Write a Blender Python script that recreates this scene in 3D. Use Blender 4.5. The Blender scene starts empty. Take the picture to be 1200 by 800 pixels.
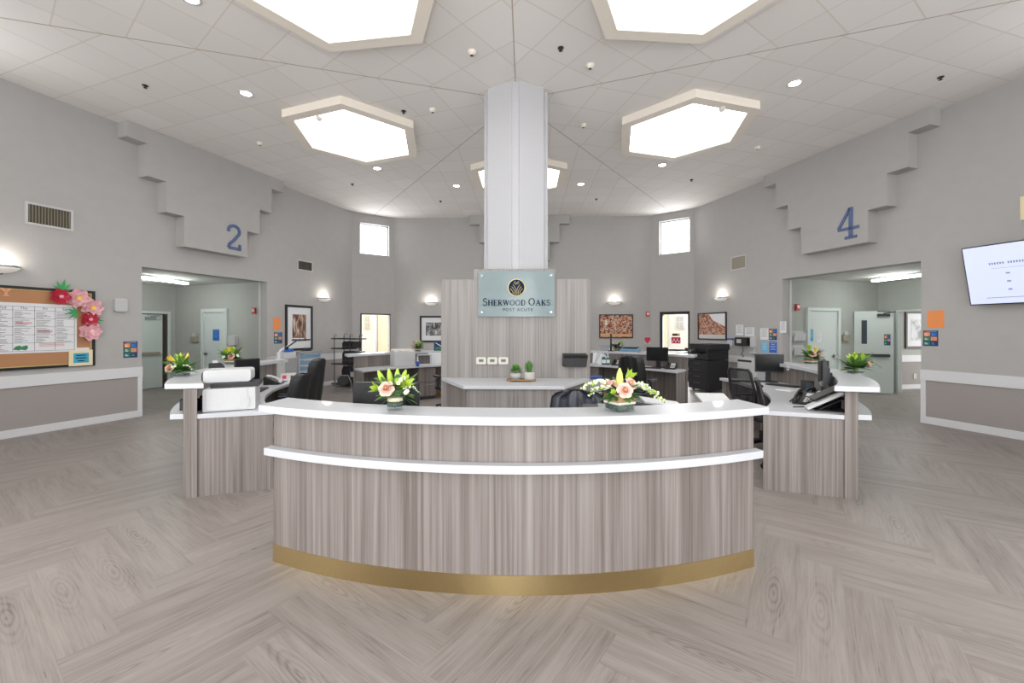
import bpy, bmesh, math, random
from mathutils import Matrix, Vector
R_ = math.radians
sc = bpy.context.scene
col = sc.collection
rnd = random.Random(7)

# ------------------------------------------------------------------ room numbers (metres)
H = 1.6                    # eye height
F = 485.69; Y0 = 386.67; YAW = 1.8734
CX, CY = 0.1508, -6.6552
A = 6.902                  # centre to main walls (18, 90, 162, 234, 306 degrees)
B = 8.048                  # centre to the narrow corner walls (54, 126, 198, 270, 342)
HC = 5.2875                # ceiling
_c, _s = math.cos(R_(YAW)), math.sin(R_(YAW))
def at(x, y, z):
    """place in the room, at height z, of a measured photo point"""
    Z = F * (H - z) / (y - Y0); X = (x - 600) * Z / F
    return Vector((CX + X * _c - Z * _s, CY + X * _s + Z * _c, z))
def atz(x, Z, z=0):
    X = (x - 600) * Z / F
    return Vector((CX + X * _c - Z * _s, CY + X * _s + Z * _c, z))
def pix(ang, dist, x, y):
    """(local x, height) on the vertical plane whose outward normal points to ang"""
    n = (math.cos(R_(ang)), math.sin(R_(ang)))
    d = ((x - 600) / F * _c - _s, (x - 600) / F * _s + _c)
    k = (dist - n[0] * CX - n[1] * CY) / (n[0] * d[0] + n[1] * d[1])
    P = (CX + d[0] * k, CY + d[1] * k)
    return n[1] * P[0] - n[0] * P[1], H - (y - Y0) * k / F
def frame(ang, dist, x=0, z=0, y=0):
    """location and z rotation of a spot on that plane; local +Y points out of the room, local -Y into it"""
    n = (math.cos(R_(ang)), math.sin(R_(ang)))
    return Vector((n[0] * (dist + y) + n[1] * x, n[1] * (dist + y) - n[0] * x, z)), R_(ang - 90)

# ------------------------------------------------------------------ materials
MATS = {}
def srgb(c):
    return tuple(((v / 255) / 12.92 if v / 255 <= .04045 else ((v / 255 + .055) / 1.055) ** 2.4) for v in c)
def mat(name, rgb, rough=.5, metal=0, emit=0, alpha=1, spec=.5, bump=0, bscale=60, trans=0, coat=0):
    m = bpy.data.materials.new(name); m.use_nodes = True
    b = m.node_tree.nodes['Principled BSDF']
    c = srgb(rgb)
    b.inputs['Base Color'].default_value = (*c, 1)
    b.inputs['Roughness'].default_value = rough; b.inputs['Metallic'].default_value = metal
    b.inputs['Specular IOR Level'].default_value = spec
    b.inputs['Alpha'].default_value = alpha
    b.inputs['Transmission Weight'].default_value = trans
    b.inputs['Coat Weight'].default_value = coat
    if emit:
        b.inputs['Emission Color'].default_value = (*c, 1); b.inputs['Emission Strength'].default_value = emit
    nt = m.node_tree
    if not emit and alpha == 1 and not trans:
        # faint mottling so that no surface is perfectly flat
        tc = nt.nodes.new('ShaderNodeTexCoord'); no = nt.nodes.new('ShaderNodeTexNoise')
        no.inputs['Scale'].default_value = bscale; no.inputs['Detail'].default_value = 3
        nt.links.new(tc.outputs['Object'], no.inputs['Vector'])
        mr = nt.nodes.new('ShaderNodeMapRange'); mr.inputs[3].default_value = .95; mr.inputs[4].default_value = 1.05
        nt.links.new(no.outputs['Fac'], mr.inputs[0])
        mx = nt.nodes.new('ShaderNodeVectorMath'); mx.operation = 'SCALE'; mx.inputs[0].default_value = c
        nt.links.new(mr.outputs[0], mx.inputs['Scale']); nt.links.new(mx.outputs[0], b.inputs['Base Color'])
        if bump:
            bp = nt.nodes.new('ShaderNodeBump'); bp.inputs['Strength'].default_value = bump; bp.inputs['Distance'].default_value = .004
            nt.links.new(no.outputs['Fac'], bp.inputs['Height']); nt.links.new(bp.outputs[0], b.inputs['Normal'])
    MATS[name] = m
    return m
def N(nt, t, **k):
    n = nt.nodes.new('ShaderNode' + t)
    for a, v in k.items(): setattr(n, a, v)
    return n
def ramp(nt, stops):
    r = N(nt, 'ValToRGB'); e = r.color_ramp.elements
    e[0].position = stops[0][0]; e[0].color = (*srgb(stops[0][1]), 1)
    e[1].position = stops[-1][0]; e[1].color = (*srgb(stops[-1][1]), 1)
    for p, c in stops[1:-1]:
        q = e.new(p); q.color = (*srgb(c), 1)
    return r
def laminate(name, stops, zs=.6, xs=52, rough=.45):
    m = bpy.data.materials.new(name); m.use_nodes = True; nt = m.node_tree
    b = nt.nodes['Principled BSDF']; b.inputs['Roughness'].default_value = rough; b.inputs['Specular IOR Level'].default_value = .35
    tc = N(nt, 'TexCoord'); mp = N(nt, 'Mapping'); mp.inputs['Scale'].default_value = (xs, xs, zs)
    nt.links.new(tc.outputs['Object'], mp.inputs[0])
    n1 = N(nt, 'TexNoise'); n1.inputs['Scale'].default_value = 1; n1.inputs['Detail'].default_value = 5; n1.inputs['Roughness'].default_value = .65
    n1.inputs['Distortion'].default_value = .35
    nt.links.new(mp.outputs[0], n1.inputs['Vector'])
    mp2 = N(nt, 'Mapping'); mp2.inputs['Scale'].default_value = (xs * .25, xs * .25, zs * .5)
    nt.links.new(tc.outputs['Object'], mp2.inputs[0])
    n2 = N(nt, 'TexNoise'); n2.inputs['Scale'].default_value = 1; n2.inputs['Detail'].default_value = 2
    nt.links.new(mp2.outputs[0], n2.inputs['Vector'])
    ad = N(nt, 'Math', operation='MULTIPLY_ADD'); ad.inputs[1].default_value = .45
    nt.links.new(n2.outputs['Fac'], ad.inputs[0])
    sb = N(nt, 'Math', operation='MULTIPLY_ADD'); sb.inputs[1].default_value = .75; sb.inputs[2].default_value = -.1
    nt.links.new(n1.outputs['Fac'], sb.inputs[0]); nt.links.new(sb.outputs[0], ad.inputs[2])
    rp = ramp(nt, stops); nt.links.new(ad.outputs[0], rp.inputs[0]); nt.links.new(rp.outputs[0], b.inputs['Base Color'])
    MATS[name] = m; return m
laminate('laminate', [(.25, (88, 79, 74)), (.42, (110, 102, 97)), (.52, (124, 116, 112)), (.62, (135, 128, 124)), (.8, (149, 143, 140))])
laminate('laminate_pale', [(.25, (110, 105, 101)), (.42, (128, 123, 119)), (.52, (139, 134, 131)), (.62, (148, 144, 141)), (.8, (158, 154, 152))])
mat('wall', (175, 173, 171), .8, bscale=5); mat('wall_hall', (172, 174, 169), .8, bscale=5)
mat('wainscot', (158, 152, 149), .75); mat('trim', (216, 216, 219), .5); mat('counter', (190, 192, 196), .36, coat=.2, bscale=3)
mat('white', (194, 195, 196), .5); mat('offwhite', (204, 201, 192), .5); mat('door_white', (200, 207, 204), .5)
mat('column', (178, 178, 181), .6); mat('skyframe', (228, 220, 208), .6); mat('gold', (192, 170, 124), .3, 1, bscale=30)
mat('gold_dark', (140, 112, 66), .45, .9); mat('black', (26, 26, 28), .45); mat('black_soft', (34, 34, 38), .6)
mat('leather', (38, 40, 52), .38, bump=.3); mat('screen', (18, 19, 21), .22); mat('dark_grey', (62, 62, 64), .5)
mat('grey', (150, 151, 152), .5); mat('light_grey', (190, 191, 192), .5); mat('chrome', (200, 200, 200), .2, 1); mat('steel', (150, 150, 148), .35, 1)
mat('brown_dark', (62, 48, 42), .5); mat('vent_slat', (150, 143, 126), .5); mat('vent_back', (88, 82, 70), .7)
mat('cork', (178, 130, 92), .8, bump=.4, bscale=200); mat('paper', (224, 225, 228), .7); mat('cream', (232, 218, 180), .7)
mat('ink', (88, 90, 98), .7); mat('ink_red', (196, 92, 92), .7); mat('cyan', (64, 160, 190), .7); mat('orange', (238, 146, 82), .7)
mat('pink', (238, 190, 196), .7); mat('pink_rose', (236, 200, 186), .6); mat('peach', (232, 168, 130), .6); mat('crimson', (206, 60, 84), .7); mat('yellow', (236, 204, 72), .6)
mat('lime', (160, 188, 62), .5); mat('leaf', (84, 128, 56), .5); mat('leaf_dark', (44, 88, 44), .5); mat('leaf_blue', (98, 140, 118), .5); mat('paper_leaf', (60, 160, 90), .7)
mat('petal_white', (214, 220, 192), .5); mat('lily_green', (196, 204, 112), .5); mat('navy', (30, 54, 96), .5); mat('blue', (62, 92, 158), .5); mat('sign_blue', (84, 104, 144), .5)
mat('blue_bright', (36, 98, 190), .5); mat('blue_pale', (112, 186, 222), .6); mat('teal', (34, 110, 112), .4); mat('red', (190, 54, 40), .4); mat('green', (52, 130, 84), .6)
mat('burlap', (158, 126, 90), .8); mat('mesh_black', (40, 42, 44), .8); mat('mesh_sheer', (40, 42, 44), .8, alpha=.5); mat('cement', (176, 174, 168), .8, bump=.3); mat('moss', (92, 150, 52), .7)
mat('drawer_blue', (112, 146, 172), .45); mat('tan', (206, 160, 112), .7); mat('beige_ext', (226, 208, 172), .9); mat('white_ext', (240, 240, 238), .9)
mat('lcd', (120, 134, 112), .4); mat('gold_sign', (206, 190, 120), .6, spec=.1); mat('ink_sign', (18, 34, 62), .6, spec=.1); mat('glass_dark', (70, 80, 90), .1)
mat('skylight_glow', (255, 255, 255), .5, emit=3.1); mat('lamp_glow', (255, 250, 240), .5, emit=22); mat('tube_glow', (240, 255, 250), .5, emit=13)
mat('sconce_bowl', (225, 222, 215), .4, emit=.25); mat('sconce_glow', (255, 246, 232), .5, emit=4); mat('tv_glow', (196, 204, 230), .5, emit=.55); mat('tv_ink', (150, 158, 180), .5)
mat('water', (205, 220, 215), .05, alpha=.35); mat('vase_glass', (150, 170, 162), .08, alpha=.08, spec=.2); mat('sign_glass', (152, 168, 170), .1, alpha=.6, spec=.12)
mat('pane', (235, 240, 240), .03, alpha=.06); mat('soil_dark', (38, 56, 42), .5); mat('asphalt', (190, 188, 182), .9); mat('bottle_glass', (24, 116, 112), .15, alpha=.85)
# wall-hung pictures
def picture_mat(name, stops, scale, dist=1.2, seed=0, kind='noise'):
    m = bpy.data.materials.new(name); m.use_nodes = True; nt = m.node_tree; b = nt.nodes['Principled BSDF']; b.inputs['Roughness'].default_value = .5
    tc = N(nt, 'TexCoord'); mp = N(nt, 'Mapping'); mp.inputs['Scale'].default_value = scale; mp.inputs['Location'].default_value = (seed, seed * .7, seed * 1.3)
    nt.links.new(tc.outputs['Object'], mp.inputs[0])
    n1 = N(nt, 'TexNoise'); n1.inputs['Scale'].default_value = 1; n1.inputs['Detail'].default_value = 6; n1.inputs['Distortion'].default_value = dist
    nt.links.new(mp.outputs[0], n1.inputs['Vector'])
    rp = ramp(nt, stops); nt.links.new(n1.outputs['Fac'], rp.inputs[0]); nt.links.new(rp.outputs[0], b.inputs['Base Color'])
    MATS[name] = m; return m
picture_mat('pic_autumn', [(.3, (60, 46, 40)), (.42, (130, 60, 40)), (.5, (168, 92, 62)), (.56, (206, 170, 140)), (.64, (112, 108, 104)), (.75, (226, 220, 208))], (12, 12, 12), 1.4, 3)
picture_mat('pic_crowd', [(.3, (34, 30, 34)), (.4, (96, 40, 42)), (.47, (156, 66, 54)), (.53, (196, 146, 92)), (.58, (222, 206, 184)), (.64, (96, 98, 108)), (.75, (170, 60, 54))], (13, 13, 17), 1.2, 9)
picture_mat('pic_facade', [(.3, (50, 40, 36)), (.45, (112, 82, 70)), (.52, (160, 122, 104)), (.6, (196, 172, 156)), (.75, (226, 218, 210))], (16, 16, 4), .7, 5)
picture_mat('pic_grey', [(.3, (40, 40, 42)), (.45, (90, 90, 92)), (.55, (150, 150, 150)), (.7, (214, 214, 212))], (14, 14, 8), .6, 11)
picture_mat('pic_mist', [(.3, (120, 122, 122)), (.5, (188, 190, 190)), (.7, (214, 216, 216))], (8, 8, 5), .6, 2)
# floor: vinyl planks laid as a herringbone; each plank carries its own uv (length, width) and tone
def floor_mat():
    m = bpy.data.materials.new('floor_planks'); m.use_nodes = True; nt = m.node_tree; b = nt.nodes['Principled BSDF']
    b.inputs['Roughness'].default_value = .42; b.inputs['Specular IOR Level'].default_value = .35
    L = nt.links.new
    def math_(op, a, c=None, d=None):
        n = N(nt, 'Math', operation=op)
        for k, v in enumerate((a, c, d)):
            if v is None: continue
            if isinstance(v, (int, float)): n.inputs[k].default_value = v
            else: L(v, n.inputs[k])
        return n.outputs[0]
    uv = N(nt, 'UVMap'); uv.uv_map = 'uv'; lc = N(nt, 'UVMap'); lc.uv_map = 'loc'
    def noise(src, sc_, detail, dist=0, rough=.5):
        mp = N(nt, 'Mapping'); mp.inputs['Scale'].default_value = (*sc_, 1); L(src.outputs[0], mp.inputs[0])
        n = N(nt, 'TexNoise'); n.inputs['Scale'].default_value = 1; n.inputs['Detail'].default_value = detail; n.inputs['Distortion'].default_value = dist; n.inputs['Roughness'].default_value = rough
        L(mp.outputs[0], n.inputs['Vector']); return n.outputs['Fac']
    fine = noise(uv, (3.5, 110), 4, .3, .6); mid = noise(uv, (1.1, 13), 4, .8); warp = noise(uv, (2.2, 9), 3); fleck = noise(uv, (5, 60), 2)
    sp = N(nt, 'SeparateXYZ'); L(lc.outputs[0], sp.inputs[0])
    at_ = N(nt, 'Attribute'); at_.attribute_name = 'tone'; tone = at_.outputs['Fac']
    # cathedral figure: stretched rings about a point in the plank
    dx = math_('MULTIPLY', sp.outputs[0], 1.0); dy = math_('MULTIPLY', sp.outputs[1], 5.0)
    dd = math_('SQRT', math_('ADD', math_('MULTIPLY', dx, dx), math_('MULTIPLY', dy, dy)))
    ph = math_('MULTIPLY_ADD', warp, 16.0, math_('MULTIPLY', dd, 62.0))
    ring = math_('POWER', math_('MULTIPLY_ADD', math_('SINE', ph), .5, .5), 2.0)
    mask = math_('MULTIPLY', math_('MAXIMUM', math_('SUBTRACT', 1.0, math_('MULTIPLY', dd, 2.0)), 0.0), math_('GREATER_THAN', tone, .5))
    fig = math_('MULTIPLY', math_('MULTIPLY', ring, mask), -.20)
    v = math_('ADD', math_('MULTIPLY_ADD', math_('SUBTRACT', fine, .5), .55, .5), math_('MULTIPLY', math_('SUBTRACT', mid, .5), .55))
    v = math_('ADD', v, fig); v = math_('ADD', v, math_('MULTIPLY', math_('GREATER_THAN', fleck, .69), -.12))
    v = math_('ADD', v, math_('MULTIPLY', math_('SUBTRACT', tone, .5), .10))
    edge = math_('GREATER_THAN', math_('ABSOLUTE', sp.outputs[1]), .1130); v = math_('ADD', v, math_('MULTIPLY', edge, -.10))
    rp = ramp(nt, [(.2, (96, 88, 83)), (.4, (129, 121, 116)), (.55, (142, 134, 129)), (.8, (153, 147, 142))])
    L(v, rp.inputs[0]); L(rp.outputs[0], b.inputs['Base Color'])
    MATS['floor_planks'] = m
floor_mat()
mat('seam', (176, 163, 150), .7)
def ceiling_mat():
    m = bpy.data.materials.new('ceiling_tiles'); m.use_nodes = True; nt = m.node_tree; b = nt.nodes['Principled BSDF']; b.inputs['Roughness'].default_value = .85
    uv = N(nt, 'UVMap'); uv.uv_map = 'uv'
    sp = N(nt, 'SeparateXYZ'); nt.links.new(uv.outputs[0], sp.inputs[0])
    outs = []
    for k, off in ((0, .0), (1, .0)):
        d = N(nt, 'Math', operation='MULTIPLY_ADD'); d.inputs[1].default_value = 1 / .61; d.inputs[2].default_value = off + 50
        nt.links.new(sp.outputs[k], d.inputs[0])
        fr = N(nt, 'Math', operation='FRACT'); nt.links.new(d.outputs[0], fr.inputs[0])
        s1 = N(nt, 'Math', operation='SUBTRACT'); s1.inputs[1].default_value = .5; nt.links.new(fr.outputs[0], s1.inputs[0])
        ab = N(nt, 'Math', operation='ABSOLUTE'); nt.links.new(s1.outputs[0], ab.inputs[0])
        gt = N(nt, 'Math', operation='GREATER_THAN'); gt.inputs[1].default_value = .487; nt.links.new(ab.outputs[0], gt.inputs[0]); outs.append((gt, d))
    mx = N(nt, 'Math', operation='MAXIMUM'); nt.links.new(outs[0][0].outputs[0], mx.inputs[0]); nt.links.new(outs[1][0].outputs[0], mx.inputs[1])
    fl = []
    for g, d in outs:
        f = N(nt, 'Math', operation='FLOOR'); nt.links.new(d.outputs[0], f.inputs[0]); fl.append(f)
    cb = N(nt, 'CombineXYZ'); nt.links.new(fl[0].outputs[0], cb.inputs[0]); nt.links.new(fl[1].outputs[0], cb.inputs[1])
    wn = N(nt, 'TexWhiteNoise'); nt.links.new(cb.outputs[0], wn.inputs['Vector'])
    rp = ramp(nt, [(0, (221, 218, 214)), (1, (227, 224, 221))]); nt.links.new(wn.outputs['Value'], rp.inputs[0])
    mix = N(nt, 'Mix', data_type='RGBA'); nt.links.new(mx.outputs[0], mix.inputs[0]); nt.links.new(rp.outputs[0], mix.inputs[6]); mix.inputs[7].default_value = (*srgb((212, 204, 195)), 1)
    nt.links.new(mix.outputs[2], b.inputs['Base Color'])
    no = N(nt, 'TexNoise'); no.inputs['Scale'].default_value = 90; nt.links.new(uv.outputs[0], no.inputs['Vector'])
    bp = N(nt, 'Bump'); bp.inputs['Strength'].default_value = .15; bp.inputs['Distance'].default_value = .003; nt.links.new(no.outputs['Fac'], bp.inputs['Height']); nt.links.new(bp.outputs[0], b.inputs['Normal'])
    MATS['ceiling_tiles'] = m
ceiling_mat()

# ------------------------------------------------------------------ mesh builder
class MB:
    def __init__(s): s.bm = bmesh.new(); s.mi = 0; s.M = Matrix(); s.mats = []
    def use(s, m):
        if m not in s.mats: s.mats.append(m)
        s.mi = s.mats.index(m); return s
    def tr(s, x=0, y=0, z=0, rz=0, rx=0, ry=0):
        s.M = Matrix.Translation((x, y, z)) @ Matrix.Rotation(rz, 4, 'Z') @ Matrix.Rotation(rx, 4, 'X') @ Matrix.Rotation(ry, 4, 'Y'); return s
    def add(s, vs, fs, smooth=False):
        bv = [s.bm.verts.new(s.M @ Vector(v)) for v in vs]; out = []
        for f in fs:
            try: q = s.bm.faces.new([bv[i] for i in f])
            except ValueError: continue
            q.material_index = s.mi; q.smooth = smooth; out.append(q)
        return out
    def bb(s, x0, x1, y0, y1, z0, z1):
        return s.add([(x0, y0, z0), (x1, y0, z0), (x1, y1, z0), (x0, y1, z0), (x0, y0, z1), (x1, y0, z1), (x1, y1, z1), (x0, y1, z1)],
                     [(0, 3, 2, 1), (4, 5, 6, 7), (0, 1, 5, 4), (1, 2, 6, 5), (2, 3, 7, 6), (3, 0, 4, 7)]) and s
    def rbox(s, x0, x1, y0, y1, z0, z1, r=.02, n=4):
        """box with corners rounded in the x-z plane"""
        r = min(r, (x1 - x0) / 2.01, (z1 - z0) / 2.01); pts = []
        for cx, cz, a0 in ((x1 - r, z1 - r, 0), (x0 + r, z1 - r, 90), (x0 + r, z0 + r, 180), (x1 - r, z0 + r, 270)):
            for i in range(n + 1):
                a = R_(a0 + 90 * i / n); pts.append((cx + r * math.cos(a), cz + r * math.sin(a)))
        return s.prism_y(pts, y0, y1)
    def rslab(s, x0, x1, y0, y1, z0, z1, r=.02, n=4):
        r = min(r, (x1 - x0) / 2.01, (y1 - y0) / 2.01); pts = []
        for cx, cy, a0 in ((x1 - r, y1 - r, 0), (x0 + r, y1 - r, 90), (x0 + r, y0 + r, 180), (x1 - r, y0 + r, 270)):
            for i in range(n + 1):
                a = R_(a0 + 90 * i / n); pts.append((cx + r * math.cos(a), cy + r * math.sin(a)))
        return s.prism(pts, z0, z1)
    def prism(s, pts, z0, z1, smooth=False):
        n = len(pts); vs = [(p[0], p[1], z0) for p in pts] + [(p[0], p[1], z1) for p in pts]
        s.add(vs, [tuple(range(n - 1, -1, -1)), tuple(range(n, 2 * n))] + [(i, (i + 1) % n, n + (i + 1) % n, n + i) for i in range(n)], smooth); return s
    def prism_y(s, pts, y0, y1):
        n = len(pts); vs = [(p[0], y0, p[1]) for p in pts] + [(p[0], y1, p[1]) for p in pts]
        s.add(vs, [tuple(range(n)), tuple(range(2 * n - 1, n - 1, -1))] + [(i, n + i, n + (i + 1) % n, (i + 1) % n) for i in range(n)]); return s
    def prism_x(s, pts, x0, x1):
        n = len(pts); vs = [(x0, p[0], p[1]) for p in pts] + [(x1, p[0], p[1]) for p in pts]
        s.add(vs, [tuple(range(n)), tuple(range(2 * n - 1, n - 1, -1))] + [(i, n + i, n + (i + 1) % n, (i + 1) % n) for i in range(n)]); return s
    def arc(s, cy, r0, r1, p0, p1, z0, z1, n=48):
        """slab between two arcs about (0, cy); p0, p1: functions radius -> half angle in degrees on the two ends"""
        vs = []
        for i in range(n + 1):
            t = i / n
            for r in (r0, r1):
                a = R_(90 + p0(r) * (1 - t) - p1(r) * t)
                for z in (z0, z1): vs.append((r * math.cos(a), cy + r * math.sin(a), z))
        fs = []
        for i in range(n):
            a, b = 4 * i, 4 * i + 4
            fs += [(a, a + 2, b + 2, b), (a + 1, b + 1, b + 3, a + 3), (a, b, b + 1, a + 1), (a + 2, a + 3, b + 3, b + 2)]
        fs += [(0, 1, 3, 2), (4 * n, 4 * n + 2, 4 * n + 3, 4 * n + 1)]
        s.add(vs, fs); return s
    def cyl(s, p0, p1, r0, r1=None, n=14, cap=True, smooth=True):
        r1 = r0 if r1 is None else r1; p0, p1 = Vector(p0), Vector(p1); d = (p1 - p0).normalized()
        u = d.orthogonal().normalized(); v = d.cross(u); vs = []
        for p, r in ((p0, r0), (p1, r1)):
            for i in range(n):
                a = 2 * math.pi * i / n; vs.append(p + u * r * math.cos(a) + v * r * math.sin(a))
        s.add(vs, [(i, (i + 1) % n, n + (i + 1) % n, n + i) for i in range(n)], smooth)
        if cap: s.add(vs, [tuple(range(n - 1, -1, -1)), tuple(range(n, 2 * n))])
        return s
    def tube(s, path, r, n=8):
        for a, b in zip(path, path[1:]): s.cyl(a, b, r, n=n)
        for p in path[1:-1]: s.ball(p, r, r, r, 8, 5)
        return s
    def lathe(s, prof, n=24, x=0, y=0, a0=0, a1=360):
        full = abs(a1 - a0) >= 360; m = n if full else n + 1; vs = []
        for r, z in prof:
            for i in range(m):
                a = R_(a0 + (a1 - a0) * i / n); vs.append((x + r * math.cos(a), y + r * math.sin(a), z))
        fs = []
        for k in range(len(prof) - 1):
            for i in range(n):
                j = (i + 1) % m; fs.append((k * m + i, k * m + j, (k + 1) * m + j, (k + 1) * m + i))
        s.add(vs, fs, True); return s
    def ball(s, c, rx, ry=None, rz=None, n=16, m=10):
        ry = rx if ry is None else ry; rz = rx if rz is None else rz; vs = []
        for j in range(m + 1):
            b = math.pi * j / m
            for i in range(n):
                a = 2 * math.pi * i / n; vs.append((c[0] + rx * math.sin(b) * math.cos(a), c[1] + ry * math.sin(b) * math.sin(a), c[2] + rz * math.cos(b)))
        s.add(vs, [(j * n + i, (j + 1) * n + i, (j + 1) * n + (i + 1) % n, j * n + (i + 1) % n) for j in range(m) for i in range(n)], True); return s
    def surf(s, fn, nu, nv, smooth=True):
        vs = [fn(i / nu, j / nv) for j in range(nv + 1) for i in range(nu + 1)]
        s.add(vs, [(j * (nu + 1) + i, j * (nu + 1) + i + 1, (j + 1) * (nu + 1) + i + 1, (j + 1) * (nu + 1) + i) for j in range(nv) for i in range(nu)], smooth); return s
    def leaf(s, base, tip, w, droop=.15, n=5):
        b, t = Vector(base), Vector(tip); d = t - b; L = d.length; side = d.cross(Vector((0, 0, 1)))
        side = side.normalized() if side.length > 1e-4 else Vector((1, 0, 0)); up = side.cross(d).normalized()
        def fn(u, v):
            p = b + d * v - Vector((0, 0, 1)) * droop * L * v * v; k = math.sin(math.pi * min(1, v * .93 + .05)) ** .8 * w
            return p + side * (u - .5) * 2 * k - up * abs(u - .5) * k * .5
        return s.surf(fn, 2, n)
    def stroke(s, pts, w, y0, y1):
        """flat bar letters: polyline in the x-z plane"""
        for (x0, z0), (x1, z1) in zip(pts, pts[1:]):
            dx, dz = x1 - x0, z1 - z0; L = math.hypot(dx, dz) or 1; nx, nz = -dz / L * w / 2, dx / L * w / 2
            s.prism_y([(x0 + nx, z0 + nz), (x0 - nx, z0 - nz), (x1 - nx, z1 - nz), (x1 + nx, z1 + nz)], y0, y1)
        return s
    def text(s, t, size, x, z, y, depth=.002, align='CENTER', space=1):
        cu = bpy.data.curves.new('t', 'FONT'); cu.body = t; cu.size = size; cu.extrude = depth; cu.align_x = align; cu.space_character = space
        o = bpy.data.objects.new('t', cu); me = bpy.data.meshes.new_from_object(o)
        M = s.M @ Matrix.Translation((x, y, z)) @ Matrix.Rotation(R_(90), 4, 'X')
        vs = [M @ v.co for v in me.vertices]; bv = [s.bm.verts.new(v) for v in vs]
        for p in me.polygons:
            try: f = s.bm.faces.new([bv[i] for i in p.vertices]); f.material_index = s.mi
            except ValueError: pass
        bpy.data.objects.remove(o); bpy.data.curves.remove(cu); bpy.data.meshes.remove(me)
        return s
    def build(s, name, m=None, parent=None, bevel=0, loc=None, rz=None, uvf=None):
        if m: s.mats = [m] + [q for q in s.mats[1:]] if s.mats else [m]
        me = bpy.data.meshes.new(name); bmesh.ops.recalc_face_normals(s.bm, faces=s.bm.faces[:]) if len(s.bm.faces) < 60000 else None
        s.bm.to_mesh(me); s.bm.free()
        for q in s.mats: me.materials.append(MATS[q])
        o = bpy.data.objects.new(name, me); col.objects.link(o)
        if parent: o.parent = parent
        if loc is not None: o.location = loc
        if rz is not None: o.rotation_euler.z = rz
        if bevel:
            b = o.modifiers.new('bevel', 'BEVEL'); b.width = bevel; b.segments = 2; b.limit_method = 'ANGLE'; b.angle_limit = R_(40)
        return o
def tag(o, label, cat, group=None):
    o['label'] = label; o['category'] = cat
    if group: o['group'] = group
    return o
def thing(name, label, cat, loc=(0, 0, 0), rz=0, group=None):
    o = bpy.data.objects.new(name, None); col.objects.link(o); o.location = loc; o.rotation_euler = (0, 0, rz); o.empty_display_size = .1
    return tag(o, label, cat, group)
def structure(o): o['kind'] = 'structure'; return o
def box(name, m, parent, x0, x1, y0, y1, z0, z1, bevel=0):
    b = MB(); b.use(m); b.bb(x0, x1, y0, y1, z0, z1); return b.build(name, None, parent, bevel)
def lamp(kind, name, loc, power, rot=None, size=.2, color=(1, 1, 1), spot=None, blend=.6):
    l = bpy.data.lights.new(name, kind); l.energy = power; l.color = color
    if kind == 'AREA': l.shape = 'DISK'; l.size = size
    else: l.shadow_soft_size = size
    if kind == 'SPOT': l.spot_size = R_(spot); l.spot_blend = blend
    o = bpy.data.objects.new(name, l); col.objects.link(o); o.location = loc
    if rot: o.rotation_euler = rot
    return o
# ------------------------------------------------------------------ room shell
half_main = (B - A * math.cos(R_(36))) / math.sin(R_(36)); half_cut = (A - B * math.cos(R_(36))) / math.sin(R_(36))
def panel(name, ang, dist, x0, x1, z0, z1, holes=(), th=.25, m='wall', y=0):
    """wall with rectangular holes (x0, x1, z0, z1)"""
    b = MB(); b.use(m); xs = sorted({x0, x1, *[h[0] for h in holes], *[h[1] for h in holes]}); zs = sorted({z0, z1, *[h[2] for h in holes], *[h[3] for h in holes]})
    for xa, xb in zip(xs, xs[1:]):
        for za, zb in zip(zs, zs[1:]):
            cx, cz = (xa + xb) / 2, (za + zb) / 2
            if any(h[0] < cx < h[1] and h[2] < cz < h[3] for h in holes): continue
            b.bb(xa, xb, y, y + th, za, zb)
    bmesh.ops.remove_doubles(b.bm, verts=b.bm.verts[:], dist=1e-5)
    l, r = frame(ang, dist); return structure(b.build(name, None, loc=l, rz=r))
OPL = (-1.37, 1.23, -.1, 2.78); OPR = (-1.22, 1.44, -.1, 2.80)
ext = .16
panel('wall_left', 162, A, -half_main - ext, half_main + ext, 0, HC + .1, [OPL])
panel('wall_right', 18, A, -half_main - ext, half_main + ext, 0, HC + .1, [OPR])
panel('wall_back', 90, A, -half_main - ext, half_main + ext, 0, HC + .1)
panel('wall_front_left', 234, A, -half_main - ext, half_main + ext, 0, HC + .1, [(-1.4, 1.4, .0, 2.8), (-1.4, 1.4, 3.3, 4.9)])  # unseen openings added to let light into the room
panel('wall_front_right', 306, A, -half_main - ext, half_main + ext, 0, HC + .1, [(-1.4, 1.4, .0, 2.8), (-1.4, 1.4, 3.3, 4.9)])  # same added openings, also out of view
WINL = [(-.42, .50, 4.02, 5.0), (-.41, .55, .05, 2.13)]; WINR = [(-.38, .54, 4.0, 5.06), (-.36, .54, .05, 2.18)]
panel('wall_back_left', 126, B, -half_cut - ext, half_cut + ext, 0, HC + .1, WINL)
panel('wall_back_right', 54, B, -half_cut - ext, half_cut + ext, 0, HC + .1, WINR)
for a_, n_ in ((198, 'wall_side_left'), (342, 'wall_side_right'), (270, 'wall_front')):
    panel(n_, a_, B, -half_cut - ext, half_cut + ext, 0, HC + .1, [(-.46, .46, 4.0, 5.05), (-.46, .46, .05, 3.4 if a_ == 270 else 2.15)])  # openings added in these unseen walls for extra light

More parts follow.
